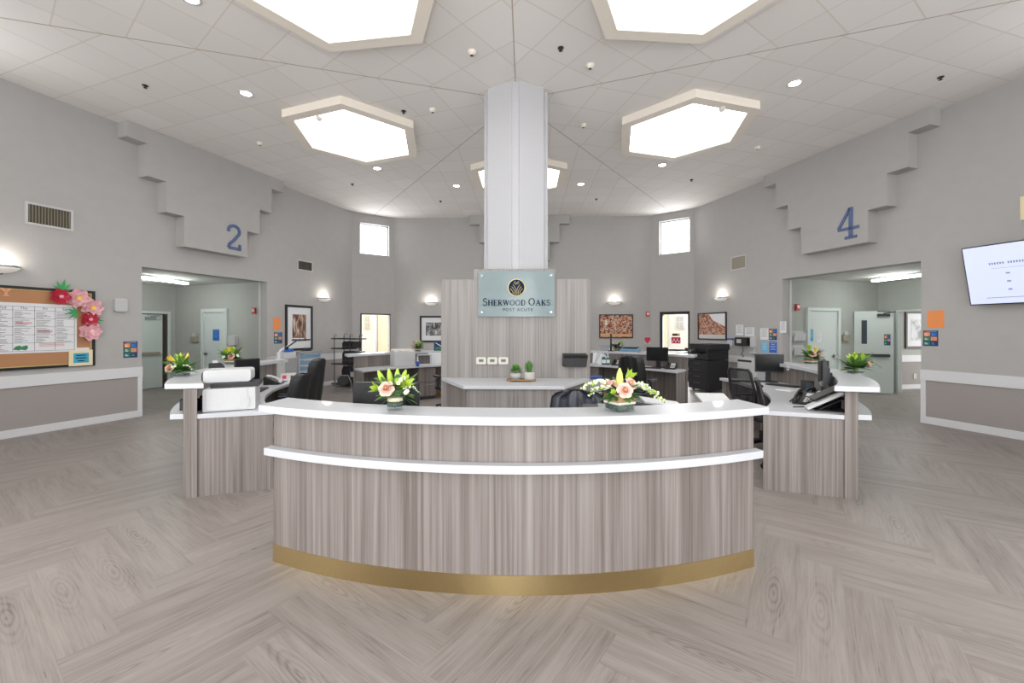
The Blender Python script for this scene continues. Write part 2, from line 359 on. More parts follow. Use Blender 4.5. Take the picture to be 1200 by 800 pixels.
# ceiling: five tiled sectors, seams between them
b = MB(); b.use('ceiling_tiles'); uvd = []
for a in (18, 90, 162, 234, 306):
    n = Vector((math.cos(R_(a)), math.sin(R_(a)))); t = Vector((-n.y, n.x))
    pts = [Vector((0, 0))]
    for sgn in (-1, 1):
        f = Vector((math.cos(R_(a + 36 * sgn)), math.sin(R_(a + 36 * sgn)))) * (B + .1); c = n * (A + .1) + t * sgn * (half_main + .03)
        pts += [f, c] if sgn < 0 else [c, f]
    fs = b.add([(p.x, p.y, HC) for p in pts], [(0, 4, 3, 2, 1)]); uvd.append((fs[0], n, t))
L = b.bm.loops.layers.uv.new('uv')
SH = (.09, 0, -.11, .11, -.09)
for (f, n, t), sh in zip(uvd, SH):
    for lp in f.loops: p = lp.vert.co.xy; lp[L].uv = (p.dot(t) + sh, p.dot(n) - .5)
fs = b.use('ceiling_tiles')
top = b.add([(9 * math.cos(R_(36 * i)), 9 * math.sin(R_(36 * i)), HC + .1) for i in range(10)], [tuple(range(10))])
b.use('seam')
for k in range(5):
    a = R_(54 + 72 * k); d = Vector((math.cos(a), math.sin(a), 0)); s = Vector((-d.y, d.x, 0)) * .008
    p, q = d * .5 + Vector((0, 0, HC - .0015)), d * B + Vector((0, 0, HC - .0015))
    b.add([p - s, q - s, q + s, p + s, p - s + Vector((0, 0, .001)), q - s + Vector((0, 0, .001)), q + s + Vector((0, 0, .001)), p + s + Vector((0, 0, .001))], [(0, 1, 2, 3), (0, 4, 5, 1), (3, 2, 6, 7)])
me = bpy.data.meshes.new('ceiling'); b.bm.to_mesh(me); b.bm.free()
for q in b.mats: me.materials.append(MATS[q])
o = bpy.data.objects.new('ceiling', me); col.objects.link(o); structure(o)

# floor: herringbone planks .23 x 1.22
def make_floor():
    bm = bmesh.new(); uvl = bm.loops.layers.uv.new('uv'); uv2 = bm.loops.layers.uv.new('loc'); tn = bm.faces.layers.float.new('tone'); r = random.Random(3)
    W, Ln = .229, 1.22; k = 5; Lh = W * (k + .327); Lh = Ln
    ang = R_(-33.9); ux = Vector((math.cos(ang), math.sin(ang))); uy = Vector((-ux.y, ux.x)); org = Vector((-2.12, -4.72))
    def rect(x0, y0, x1, y1, along):
        ps = [(x0, y0), (x1, y0), (x1, y1), (x0, y1)]; c = org + ux * (x0 + x1) / 2 + uy * (y0 + y1) / 2
        if c.length > 9.3 and not (c.y > -1 and c.length < 14.5): return
        g = .0008
        vs = [bm.verts.new(((org + ux * p[0] + uy * p[1]).x, (org + ux * p[0] + uy * p[1]).y, 0)) for p in ps]
        f = bm.faces.new(vs); f[tn] = r.random(); ou, ov = r.random() * 40, r.random() * 40; jx = r.uniform(-.3, .3)
        for lp, p in zip(f.loops, ps):
            a, b_ = (p[0] - x0, p[1] - y0) if along else (p[1] - y0, p[0] - x0)
            lp[uvl].uv = (a + ou, b_ + ov); lp[uv2].uv = (a - Ln / 2 + jx, b_ - W / 2)
    # herringbone lattice: plank A lies along x, plank B along y; step (W, W) down the stair, (L, -L) across
    for i in range(-90, 91):
        for j in range(-14, 15):
            ox = i * W + j * Lh; oy = i * W - j * Lh
            if abs(ox) > 19 or abs(oy) > 19: continue
            rect(-ox - Lh, oy, -ox, oy + W, True)
            rect(-ox - W, oy + W, -ox, oy + W + Lh, False)
    me = bpy.data.meshes.new('floor'); 
    bm.to_mesh(me); bm.free(); me.materials.append(MATS['floor_planks'])
    o = bpy.data.objects.new('floor', me); col.objects.link(o); structure(o)
    b = MB(); b.use('seam'); b.bb(-14, 14, -9, 13, -.05, -.002); structure(b.build('floor_slab'))
make_floor()

# chair rail, wainscot, baseboard on the two long side walls
def dado(side, ang, spans):
    for x0, x1, e0, e1 in spans:
        l, r = frame(ang, A)
        for nm, m, z0, z1, y in (('trim_chair_rail', 'trim', .74, .92, -.03), ('baseboard_' + side, 'trim', 0, .12, -.022), ('trim_wainscot', 'wainscot', .12, .74, -.008)):
            b = MB(); b.use(m); b.bb(x0, x1, y, -.001, z0, z1)
            structure(b.build(nm, None, loc=l, rz=r, bevel=.004 if m == 'trim' else 0))
        for e in (e0, e1):
            if e is None: continue
            b = MB(); b.use('trim'); b.bb(e - .035, e + .035, -.024, -.001, .12, .74); structure(b.build('trim_wainscot_end', None, loc=l, rz=r))
dado('left', 162, [(-half_main, -1.37, None, -1.41), (1.23, half_main, 1.27, None)])
dado('right', 18, [(-half_main, -1.22, None, -1.26), (1.44, half_main, 1.48, None)])
dado('back', 90, [(-half_main, half_main, None, None)])
# white corner beads at the far jambs of both openings
for ang, x in ((162, 1.232), (18, -1.222)):
    b = MB(); b.use('white'); sx = 1 if ang == 18 else -1
    b.bb(min(x, x + .02 * sx), max(x, x + .02 * sx), .21, .262, .0, 2.78); l, r = frame(ang, A); structure(b.build('trim_corner_bead', None, loc=l, rz=r))

# stepped soffits above the openings
def soffit(ang, cx, rev, dp=.26):
    prof = [(1.60, 5.01), (1.285, 4.42), (.975, 3.845), (.66, 3.25)]
    pts = [(-1.60, HC - .001)]
    x = -1.60
    for i, (w, z) in enumerate(prof):
        pts.append((-w, z)); 
        if i < 3: pts.append((-prof[i + 1][0], z))
    right = [(-p[0], p[1]) for p in reversed(pts)]
    pts = pts + right
    b = MB(); b.use('wall'); b.prism_y([(p[0] + cx, p[1]) for p in pts], -dp, .0)
    l, r = frame(ang, A); o = b.build('trim_soffit', None, loc=l, rz=r); return structure(o)
soffit(162, -.14, 0); soffit(18, .11, 0); soffit(90, -.05, 0)

def number_sign(name, label, ang, x, z, h, strokes, y=-.262):
    l, r = frame(ang, A, x, z, y); b = MB(); b.use('sign_blue')
    for pts, w in strokes: b.stroke([(p[0] * h, p[1] * h) for p in pts], w * h, -.02, 0)
    o = b.build(name, None, loc=l, rz=r); tag(o, label, 'number sign'); return o
arc2 = [(-.21, .72)] + [(.25 * math.cos(R_(a)) , .745 + .2 * math.sin(R_(a)) ) for a in range(190, -50, -15)] + [(-.24, .06)]
arc2 = [(-.235, .70)] + [(.225 * math.cos(R_(a)), .735 + .205 * math.sin(R_(a))) for a in range(180, -41, -15)] + [(-.02, .36), (-.18, .2), (-.22, .06), (.26, .06)]
number_sign('number_sign', 'large blue numeral two on the soffit on the notice board side', 162, .20, 3.36, .56, [(arc2, .11), ([(.235, 0), (.235, .24)], .09)])
number_sign('number_sign', 'large blue numeral four on the soffit on the television side', 18, .43, 3.38, .60,
            [([(.08, 0.04), (.08, 1.0)], .115), ([(.05, .97), (-.30, .37)], .085), ([(-.32, .335), (.32, .335)], .085), ([(-.10, .04), (.26, .04)], .085)])

# ------------------------------------------------------------------ central column
b = MB(); b.use('column'); cr = .547; pts = []
for i in range(6):
    a = 30 + 60 * i          # vertices at 30, 90 ... 270 faces the camera
    ch = 7
    for d, q in ((-ch, .985), (-ch * .75, .93), (ch * .75, .93), (ch, .985)): pts.append((cr * q * math.cos(R_(a + d)), cr * q * math.sin(R_(a + d))))
b.prism(pts, 0, HC + .02); o = b.build('trim_column', None, bevel=.01); structure(o)
# ------------------------------------------------------------------ halls behind the openings
def hall(ang, xa, xb, depth, m='wall_hall', holes=()):
    """shell from y = .25 to depth; xa far side wall, xb other side wall"""
    l, r = frame(ang, A); lo, hi = min(xa, xb), max(xa, xb)
    for nm, bx, mt in (('wall_hall_far', ((xa if xa > xb else xa - .1), (xa + .1 if xa > xb else xa), .25, depth + .1, 0, 2.86), m),
                       ('wall_hall_near', ((xb - .1 if xa > xb else xb), (xb if xa > xb else xb + .1), .25, depth + 3, 0, 2.86), m),
                       ('ceiling_hall', (lo - .1, hi + .1, .1, depth + 4, 2.85, 2.95), 'ceiling_plain'), ):
        b = MB(); b.use(mt); b.bb(*bx); structure(b.build(nm, None, loc=l, rz=r))
mat('ceiling_plain', (205, 206, 200), .85, bscale=8)
hall(162, 1.6, -3.2, 4.0); hall(18, -1.45, 2.2, 3.5)
# left hall: end wall with a doorway, side wall door
panel('wall_hall_end', 162, A, -3.3, 1.7, 0, 2.86, [(.35, 1.40, -.1, 2.05)], th=.12, m='wall_hall', y=4.0)
panel('wall_hall_end_2', 18, A, -1.55, -.98, 0, 2.86, [], th=.12, m='wall_hall', y=3.5)
panel('wall_hall_end_3', 18, A, -.98, 1.2, 2.06, 2.86, [], th=.12, m='wall_hall', y=3.5)
panel('wall_hall_end_4', 18, A, 1.2, 2.3, 0, 2.86, [], th=.12, m='wall_hall', y=3.5)

def trim_frame(ang, dist, x0, x1, z1, w=.06, y=-.02, name='trim_door', m='door_white'):
    b = MB(); b.use(m); l, r = frame(ang, dist)
    b.bb(x0 - w, x0, y, .04, 0, z1 + w); b.bb(x1, x1 + w, y, .04, 0, z1 + w); b.bb(x0, x1, y, .04, z1, z1 + w)
    return structure(b.build(name, None, loc=l, rz=r, bevel=.004))
def hall_door(idx, ang, dist, x0, x1, z1, y=0, hinge=0, window=False, bar=False, closer=False, knob=None):
    l, r = frame(ang, dist); e = bpy.data.objects.new('door_%d' % idx, None); col.objects.link(e); e.location = l; e.rotation_euler.z = r; structure(e)
    b = MB(); b.use('door_white'); b.bb(x0, x1, y - .045, y, .01, z1); b.build('door_leaf', None, e, .003)
    if bar:
        b = MB(); b.use('vent_slat' if bar == 'brass' else 'dark_grey'); b.rbox(x0 + .06, x1 - .08, y - .11, y - .045, .93, 1.0, .02); b.build('crash_bar', None, e)
    if closer:
        b = MB(); b.use('dark_grey' if bar != 'brass' else 'grey'); b.bb(closer - .12, closer + .12, y - .1, y - .045, z1 - .14, z1 - .07); b.tube([(closer, y - .08, z1 - .06), (closer + .2, y - .16, z1 - .03), (closer - .15, y - .2, z1 - .02)], .012); b.build('door_closer', None, e)
    if window:
        b = MB(); b.use('dark_grey'); b.rbox(window - .055, window + .055, y - .05, y - .0449, 1.25, 1.85, .01); b.use('glass_dark'); b.bb(window - .035, window + .035, y - .053, y - .05, 1.28, 1.82); b.build('vision_panel', None, e)
    if knob is not None:
        b = MB(); b.use('steel'); b.cyl((knob, y - .045, .95), (knob, y - .1, .95), .03); b.tube([(knob, y - .1, .95), (knob + .11, y - .1, .95)], .012); b.ball((knob, y - .05, .95), .045, .015, .045); b.build('door_handle', None, e)
    return e
# end doorway of the left hall: leaf, brown strip painted as the gap's shade, frame
hall_door(1, 162, A + 4.0, .36, 1.28, 2.03, y=.05, bar='brass', closer=.98)
trim_frame(162, A + 4.0, .35, 1.40, 2.05, .07)
b = MB(); b.use('brown_dark'); b.bb(1.29, 1.395, .02, .1, .0, 2.03); l, r = frame(162, A + 4.0); structure(b.build('trim_gap_shade', None, loc=l, rz=r))
b = MB(); b.use('black_soft'); b.bb(.34, 1.41, .13, .2, 0, 2.1); l, r = frame(162, A + 4.0); structure(b.build('wall_hall_dark', None, loc=l, rz=r))  # black sheet in place of the darkness beyond the doorway
# side door of the left hall (plane normal 72 degrees, 1.6 m from the axis)
xa, _ = pix(72, 1.6, 240.5, 400); xb, _ = pix(72, 1.6, 265, 400)
hall_door(2, 72, 1.6, xa, xb, 2.08, y=.02, knob=xa + .08); trim_frame(72, 1.6, xa, xb, 2.08, .1, y=-.06)
# right hall
xa, _ = pix(108, 1.45, 947, 400); xb, _ = pix(108, 1.45, 980, 400)
hall_door(3, 108, 1.45, xa, xb, 2.08, y=.02, knob=xb - .12); trim_frame(108, 1.45, xa, xb, 2.08, .08, y=-.06)
# open leaf with a vision panel standing in front of the corner
P0, P1 = at(1000.5, 459.5, 0), at(1046.5, 462, 0)
dv = (P1 - P0); angl = math.degrees(math.atan2(dv.y, dv.x)) + 90
nn = (math.cos(R_(angl)), math.sin(R_(angl))); dist_ = nn[0] * P0.x + nn[1] * P0.y
x0_ = nn[1] * P0.x - nn[0] * P0.y; x1_ = nn[1] * P1.x - nn[0] * P1.y
hall_door(4, angl, dist_, min(x0_, x1_), max(x0_, x1_), 2.08, bar='dark', closer=max(x0_, x1_) - .2, window=min(x0_, x1_) + .2)
LEAF = (angl, dist_)
trim_frame(18, A + 3.5, -.98, 1.2, 2.06, .05)
# corridor beyond the right hall
Q0, Q1 = at(1030, 456.5, 0), at(1095, 454.5, 0); dv = (Q1 - Q0); cang = math.degrees(math.atan2(dv.y, dv.x)) + 90
cn = (math.cos(R_(cang)), math.sin(R_(cang))); cd = cn[0] * Q0.x + cn[1] * Q0.y
panel('wall_corridor', cang, cd, cn[1] * Q0.x - cn[0] * Q0.y - 1.5, cn[1] * Q1.x - cn[0] * Q1.y + 3, 0, 2.9, m='wall_hall', th=.1)
cx0 = cn[1] * Q0.x - cn[0] * Q0.y - 1.5; cx1 = cx0 + 6.2
for nm, m, z0, z1, y in (('trim_chair_rail', 'trim', .74, .92, -.03), ('baseboard_corridor', 'trim', 0, .12, -.022), ('trim_wainscot', 'wainscot', .12, .74, -.008)):
    b = MB(); b.use(m); b.bb(cx0, cx1, y, -.001, z0, z1); l, r = frame(cang, cd); structure(b.build(nm, None, loc=l, rz=r))

# ------------------------------------------------------------------ corner windows and glazed doors, and what lies outside
def glazed(ang, spec, name, fw, m, bar=None):
    for i, (x0, x1, z0, z1) in enumerate(spec):
        l, r = frame(ang, B); e = bpy.data.objects.new('%s_%d' % (name, i + 1), None); col.objects.link(e); e.location = l; e.rotation_euler.z = r; structure(e)
        w = .03 if i == 0 else fw; mm = 'grey' if i == 0 else m
        b = MB(); b.use(mm); y0, y1 = .10, .16
        if i: y0, y1 = -.012, .1
        b.bb(x0, x0 + w, y0, y1, z0, z1); b.bb(x1 - w * (.5 if i else 1), x1, y0, y1, z0, z1); b.bb(x0, x1, y0, y1, z1 - w, z1); b.bb(x0, x1, y0, y1, z0, z0 + w)
        if i and bar: b.bb(x0, x1, y0, y1, bar - .03, bar + .03)
        b.build('window_frame', None, e)
        b = MB(); b.use('pane'); b.bb(x0 + w, x1 - w * .5, .12, .125, z0 + w, z1 - w); b.build('window_pane', None, e)
glazed(126, WINL, 'window_back_left', .04, 'brown_dark'); glazed(54, WINR, 'window_back_right', .09, 'black', .98)
for ang, m2 in ((126, 0), (54, 1)):
    l, r = frame(ang, B)
    b = MB(); b.use('asphalt'); b.bb(-6, 6, .3, 9, -.12, -.03); structure(b.build('floor_patio', None, loc=l, rz=r))
    e = thing('building', 'pale building outside the %s' % ('narrow doorway with the thin dark frame' if ang == 126 else 'black framed glass door'), 'building', l, r)
    b = MB(); b.use('white_ext'); b.bb(-7, 7, 4.0, 4.2, -.1, 3.4); b.build('facade', None, e)
    b = MB(); b.use('beige_ext'); b.bb(*( (1.27, 3, 2.6, 3.9, -.1, 3.3) if ang == 126 else (-3.2, -1.33, 2.6, 3.9, -.1, 3.3))); b.build('stucco_wing', None, e)
    for wx, ww, za, zb in (((.84, .06, 1.7, 2.15), (1.36, .1, .2, 2.2)) if ang == 126 else ((-.86, .12, 1.72, 2.14), (.9, .3, .9, 2.2))):
        b = MB(); b.use('beige_ext' if ww < .1 else 'trim'); b.bb(wx - ww - .05, wx + ww + .05, 3.94, 4.0, za - .06, zb + .06); b.use('drawer_blue' if ww == .1 else 'light_grey'); b.bb(wx - ww, wx + ww, 3.92, 3.95, za, zb)
        b.use('trim'); b.bb(wx - .01, wx + .01, 3.915, 3.92, za, zb); b.bb(wx - ww, wx + ww, 3.915, 3.92, (za + zb) / 2 - .02, (za + zb) / 2 + .02)
        b.build('facade_window', None, e)
# red notice on the black glass door, and planting outside
def wallthing(name, label, cat, ang, dist, x, z, group=None, y=0):
    l, r = frame(ang, dist, x, z, y); return thing(name, label, cat, l, r, group)
def flat(name, m, label, cat, ang, dist, x0, x1, z0, z1, th=.004, y=0, group=None):
    l, r = frame(ang, dist, (x0 + x1) / 2, z0, y); b = MB(); b.use(m); w = (x1 - x0) / 2; b.bb(-w, w, -th, 0, 0, z1 - z0)
    return tag(b.build(name, None, loc=l, rz=r), label, cat, group), b
e = wallthing('door_notice', 'red and white notice with a brown header on the black glass door', 'notice', 54, B, .10, 1.18, y=.118)
b = MB(); b.use('crimson'); b.bb(-.14, .14, -.006, 0, 0, .2); b.use('paper')
for i in range(5): b.bb(-.12 + i * .05, -.09 + i * .05, -.008, -.006, .03 + (i % 2) * .05, .09 + (i % 2) * .06)
b.build('notice_sheet', None, e); b = MB(); b.use('tan'); b.bb(-.12, .12, -.006, 0, .23, .32); b.use('brown_dark'); b.bb(-.10, .04, -.008, -.006, .245, .305); b.build('notice_header', None, e)
l, r = frame(54, B); b = MB(); b.use('leaf_blue'); rr = random.Random(5)
for i in range(90):
    x = rr.uniform(-.7, .9); b.leaf((x, 1.2 + rr.uniform(-.2, .2), -.03), (x + rr.uniform(-.15, .15), 1.2 + rr.uniform(-.2, .2), rr.uniform(.55, .95)), .02, .05)
o = b.build('ornamental_grass', None, loc=l, rz=r); tag(o, 'pale green ornamental grass outside the black framed glass door', 'grass'); o['kind'] = 'stuff'
#PART3
# ------------------------------------------------------------------ ceiling fittings
for k, a in enumerate((18, 90, 162, 234, 306)):
    n = Vector((math.cos(R_(a)), math.sin(R_(a))))
    where = {18: 'on the side of the numeral 4', 90: 'behind the column', 162: 'on the side of the numeral 2', 234: 'near the viewer, numeral 2 side, cut by the top edge', 306: 'near the viewer, numeral 4 side, cut by the top edge'}[a]
    e = thing('skylight', 'hexagonal lit skylight ' + where, 'skylight', (n.x * 3.16, n.y * 3.16, HC - .13), R_(a), 'hexagonal skylights round the column')
    s_in, s_out = 1.056, 1.24
    b = MB(); b.use('skyframe')
    vi = [(s_in * math.cos(R_(60 * i)), s_in * math.sin(R_(60 * i))) for i in range(6)]; vo = [(s_out * math.cos(R_(60 * i)), s_out * math.sin(R_(60 * i))) for i in range(6)]
    vs = [(*p, 0) for p in vi] + [(*p, 0) for p in vo] + [(*p, .13) for p in vo] + [(*p, .05) for p in vi]; fs = []
    for i in range(6):
        j = (i + 1) % 6; fs += [(i, j, 6 + j, 6 + i), (6 + i, 6 + j, 12 + j, 12 + i), (i, 18 + i, 18 + j, j)]
    b.add(vs, fs); b.build('skylight_frame', None, e)
    b = MB(); b.use('skylight_glow'); b.add([(*[c * .999 for c in p], .045) for p in vi], [tuple(range(5, -1, -1))]); b.build('skylight_diffuser', None, e)
dls = [((-4.2, -.34), 'on the numeral 2 side between two skylights'), ((-3.23, 2.68), 'behind the numeral 2 side skylight'), ((-1.61, 3.88), 'left of the column near the back wall'), ((1.55, 3.86), 'right of the column near the back wall'),
       ((3.2, 2.7), 'behind the numeral 4 side skylight'), ((4.17, -.33), 'on the numeral 4 side between two skylights'), ((-3.57, -2.17), 'at the top edge beside the near skylight')]
for (x, y), w in dls:
    e = thing('downlight', 'small round glowing recessed downlight ' + w, 'downlight', (x, y, HC), 0, 'recessed downlights in the tiled ceiling')
    b = MB(); b.use('white'); b.lathe([(.105, 0), (.105, -.008), (.08, -.01), (.075, .0)], 20); b.build('trim_ring', None, e)
    b = MB(); b.use('lamp_glow'); b.lathe([(.078, -.004), (.0, -.0045)], 20); b.build('lens', None, e)
    lamp('SPOT', 'downlight_beam', (x, y, HC - .03), 34, (0, 0, 0), .06, (1, .97, .92), 120)
spr = [((-5.58, -.59), 'near the wall with the notice board'), ((.61, -1.22), 'between the two near skylights'), ((6.2, -.41), 'near the wall with the television'), ((-4.22, 3.67), 'near the back left corner window'), ((-2.28, 5.12), 'near the back wall on the left'),
       ((2.14, 5.07), 'near the back wall on the right'), ((4.22, 3.65), 'near the back right corner window'), ((-1.9, .26), 'beside the cream sensor near the column')]
for (x, y), w in spr:
    b = MB(); b.use('black'); b.lathe([(.0, 0), (.04, 0), (.04, -.008), (.015, -.014), (.011, -.035), (.026, -.04), (.0, -.043)], 14)
    tag(b.build('sprinkler_head', None, loc=(x, y, HC)), 'black sprinkler head on the ceiling ' + w, 'sprinkler', 'black sprinkler heads')
smk = [((-.56, -1.19), 'in front of the column'), ((-1.4, .22), 'beside the column on the numeral 2 side'), ((1.05, -.86), 'in front of the column on the numeral 4 side'), ((1.19, .82), 'just behind the column'), ((4.81, 1.84), 'near the soffit with the numeral 4'),
       ((-5.07, 1.33), 'near the soffit with the numeral 2')]
for (x, y), w in smk:
    b = MB(); b.use('skyframe'); b.lathe([(.055, 0), (.055, -.025), (.035, -.04), (.025, -.055), (.0, -.06)], 16); b.use('dark_grey'); b.lathe([(.024, -.057), (.0, -.063)], 12)
    tag(b.build('ceiling_sensor', None, loc=(x, y, HC)), 'small cream ceiling sensor ' + w, 'sensor', 'cream ceiling sensors')
for dx, dy, w in ((-2.62, 2.08, 'hanging at the frame of the numeral 2 side skylight'), (4.0, 1.2, 'hanging at the frame of the numeral 4 side skylight')):
    b = MB(); b.use('offwhite'); b.lathe([(.05, 0), (.05, -.03), (.03, -.06), (0, -.07)], 14); 
    p = {(-2.62): at(374, 137, HC - .13), 4.0: at(846, 126, HC - .13)}[dx]
    tag(b.build('ceiling_sensor', None, loc=p), 'small cream ceiling sensor ' + w, 'sensor', 'cream ceiling sensors')

# ------------------------------------------------------------------ wall fittings
def sconce(ang, x, z, where):
    e = wallthing('wall_sconce', 'glowing half-bowl wall sconce with a metal rim ' + where, 'wall lamp', ang, A, x, z, 'half bowl wall sconces')
    b = MB(); b.use('sconce_bowl'); b.lathe([(.02, -.095), (.09, -.085), (.16, -.055), (.195, -.02), (.2, 0), (.19, -.0), (.18, -.02)], 20, a0=180, a1=360); b.build('bowl', None, e)
    b = MB(); b.use('chrome'); b.lathe([(.203, -.012), (.212, -.004), (.212, .012), (.203, .018)], 20, a0=180, a1=360); b.lathe([(.0, -.125), (.03, -.11), (.03, -.095)], 12, a0=180, a1=360); b.build('rim', None, e)
    b = MB(); b.use('sconce_glow'); b.lathe([(.185, -.008), (.02, -.012)], 20, a0=180, a1=360); b.build('diffuser', None, e)
    p, _ = frame(ang, A, x, z + .08, -.15); lamp('POINT', 'sconce_glow_lamp', p, 4.5, None, .13, (1, .94, .86))
sconce(162, -3.13, 2.53, 'above the notice board'); sconce(162, 3.03, 2.50, 'right of the framed street print')
sconce(90, -2.96, 2.50, 'above the framed grey photograph'); sconce(90, 3.03, 2.50, 'above the framed autumn crowd picture'); sconce(18, -3.07, 2.50, 'above the picture over the copier')

def vent(ang, x0, x1, z0, z1, where):
    e = wallthing('air_vent', 'rectangular louvred air vent ' + where, 'vent', ang, A, (x0 + x1) / 2, z0); w = (x1 - x0) / 2; h = z1 - z0
    b = MB(); b.use('white'); f = .03
    b.bb(-w, w, -.02, 0, 0, f); b.bb(-w, w, -.02, 0, h - f, h); b.bb(-w, -w + f, -.02, 0, f, h - f); b.bb(w - f, w, -.02, 0, f, h - f); b.build('vent_frame', None, e)
    b = MB(); b.use('vent_slat'); n = 14
    for i in range(n):
        x = -w + f + (2 * w - 2 * f) * (i + .5) / n; b.add([(x - .012, -.016, f), (x + .008, -.002, f), (x + .008, -.002, h - f), (x - .012, -.016, h - f), (x - .009, -.016, f), (x + .011, -.002, f), (x + .011, -.002, h - f), (x - .009, -.016, h - f)], [(0, 1, 2, 3), (4, 5, 6, 7), (0, 4, 5, 1), (3, 2, 6, 7)])
    b.build('louvres', None, e); box('vent_back', 'vent_back', e, -w + f, w - f, -.0015, 0, f, h - f)
vent(162, -2.88, -2.33, 3.22, 3.56, 'above the notice board'); vent(162, 2.12, 2.64, 3.20, 3.48, 'between the numeral 2 soffit and the corner'); vent(18, -2.75, -2.24, 3.20, 3.57, 'between the corner and the numeral 4 soffit')

# notice board with calendar
def noticeboard():
    X0, X1, Z0, Z1 = -4.0, -2.06, 1.0, 2.26; w = (X1 - X0) / 2
    e = wallthing('notice_board', 'large cork notice board in a black frame on the left wall', 'notice board', 162, A, (X0 + X1) / 2, Z0)
    box('cork_panel', 'cork', e, -w + .03, w - .03, -.02, 0, .03, Z1 - Z0 - .03)
    b = MB(); b.use('black'); h = Z1 - Z0
    b.bb(-w, w, -.035, 0, 0, .04); b.bb(-w, w, -.035, 0, h - .04, h); b.bb(-w, -w + .04, -.035, 0, .04, h - .04); b.bb(w - .04, w, -.035, 0, .04, h - .04); b.build('board_frame', None, e)
    b = MB(); b.use('gold_sign'); g = .042; b.bb(-w + g, w - g, -.023, -.02, g, g + .012); b.bb(-w + g, w - g, -.023, -.02, h - g - .012, h - g); b.bb(w - g - .012, w - g, -.023, -.02, g, h - g); b.build('border_strip', None, e)
    # calendar sheet
    cx1, _ = pix(162, A, 89, 400); cx0 = -3.96; _, ct = pix(162, A, 88, 357.5); _, cb = pix(162, A, 89, 411.5); W = cx1 - cx0; Hh = ct - cb
    e = wallthing('wall_calendar', 'big white activity calendar printed in a grid, pinned to the cork board', 'calendar', 162, A, cx0, cb, y=-.021)
    box('sheet', 'paper', e, 0, W, -.004, 0, 0, Hh)
    b = MB(); b.use('ink'); cols = 7; cw = (W - .06) / cols; rows = 5; rh = (Hh - .14) / rows; r = random.Random(2); y0, y1 = -.0055, -.004
    for i in range(cols + 1): b.bb(.03 + i * cw - .002, .03 + i * cw + .002, y0, y1, .03, Hh - .05)
    for j in range(rows + 1): b.bb(.03, W - .03, y0, y1, .03 + j * rh - .002, .03 + j * rh + .002)
    b.bb(.03, W - .03, y0, y1, Hh - .054, Hh - .05)
    for i, d in enumerate(('Sun', 'Mon', 'Tue', 'Wed', 'Thu', 'Fri', 'Sat')): b.text(d, .05, .03 + cw * (i + .5), Hh - .093, y0, .0008)
    for i in range(cols):
        for j in range(rows):
            if j == 0 and i > 3: continue
            for k in range(5):
                L = r.uniform(.45, .9) * cw; b.bb(.045 + i * cw, .045 + i * cw + L - .03, y0, y1, .03 + (j + 1) * rh - .03 - k * rh * .165, .03 + (j + 1) * rh - .024 - k * rh * .165)
    b.build('calendar_print', None, e)
    b = MB(); b.use('ink_red')
    for i, j in ((4, 3), (5, 2)):
        for k in range(2): b.bb(.06 + i * cw, .0 + (i + 1) * cw, y0 - .0003, y1, .03 + j * rh + .06 - k * .018, .03 + j * rh + .067 - k * .018)
    for k in range(3): b.bb(.08 + 5 * cw, cw * 6.6, y0, y1, .03 + rh * .55 + k * .02, .036 + rh * .55 + k * .02)
    b.build('red_print', None, e)
    b = MB(); b.use('green')
    for px_ in (4.25, 4.55): b.prism_y([(.03 + cw * px_ + .07 * math.cos(R_(72 * q)) * (1 if q % 2 else .5), .03 + rh * .42 + .04 * math.sin(R_(72 * q))) for q in range(5)], y0, y1)
    b.build('clip_art', None, e)
    # coral letter Y on the top border
    lx, lz = pix(162, A, 6, 341); e = wallthing('paper_letter', 'coral cut-out letter Y at the top of the cork board', 'letter', 162, A, lx, lz - .07, y=-.022)
    b = MB(); b.use('peach'); b.stroke([(-.07, .14), (0, .06), (.07, .14)], .03, -.004, 0); b.stroke([(0, .07), (0, 0)], .03, -.004, 0); b.stroke([(-.1, .14), (-.045, .14)], .014, -.004, 0); b.stroke([(.045, .14), (.1, .14)], .014, -.004, 0); b.stroke([(-.03, .005), (.03, .005)], .014, -.004, 0); b.build('letter_cut_out', None, e)
    # cream card with a blue notice
    ax, az = pix(162, A, 79, 429); bx, bz = pix(162, A, 107, 412); bx2, bz2 = pix(162, A, 107, 415)
    e = wallthing('notice_card', 'cream card with a turquoise notice at the lower corner of the cork board', 'card', 162, A, (ax + bx) / 2, 1.01, y=-.036); w = (bx - ax) / 2
    box('card', 'cream', e, -w, w, -.004, 0, 0, .26); box('white_strip', 'paper', e, -w * .5, w * .7, -.006, 0, .255, .30)
    b = MB(); b.use('cyan'); b.bb(-w * .62, w * .66, -.006, -.004, .05, .21); b.use('ink_sign')
    for k, L in enumerate((.8, .9, .55)): b.bb(-w * .5 * L, w * .5 * L, -.007, -.006, .165 - k * .045, .18 - k * .045)
    b.build('turquoise_label', None, e)
noticeboard()
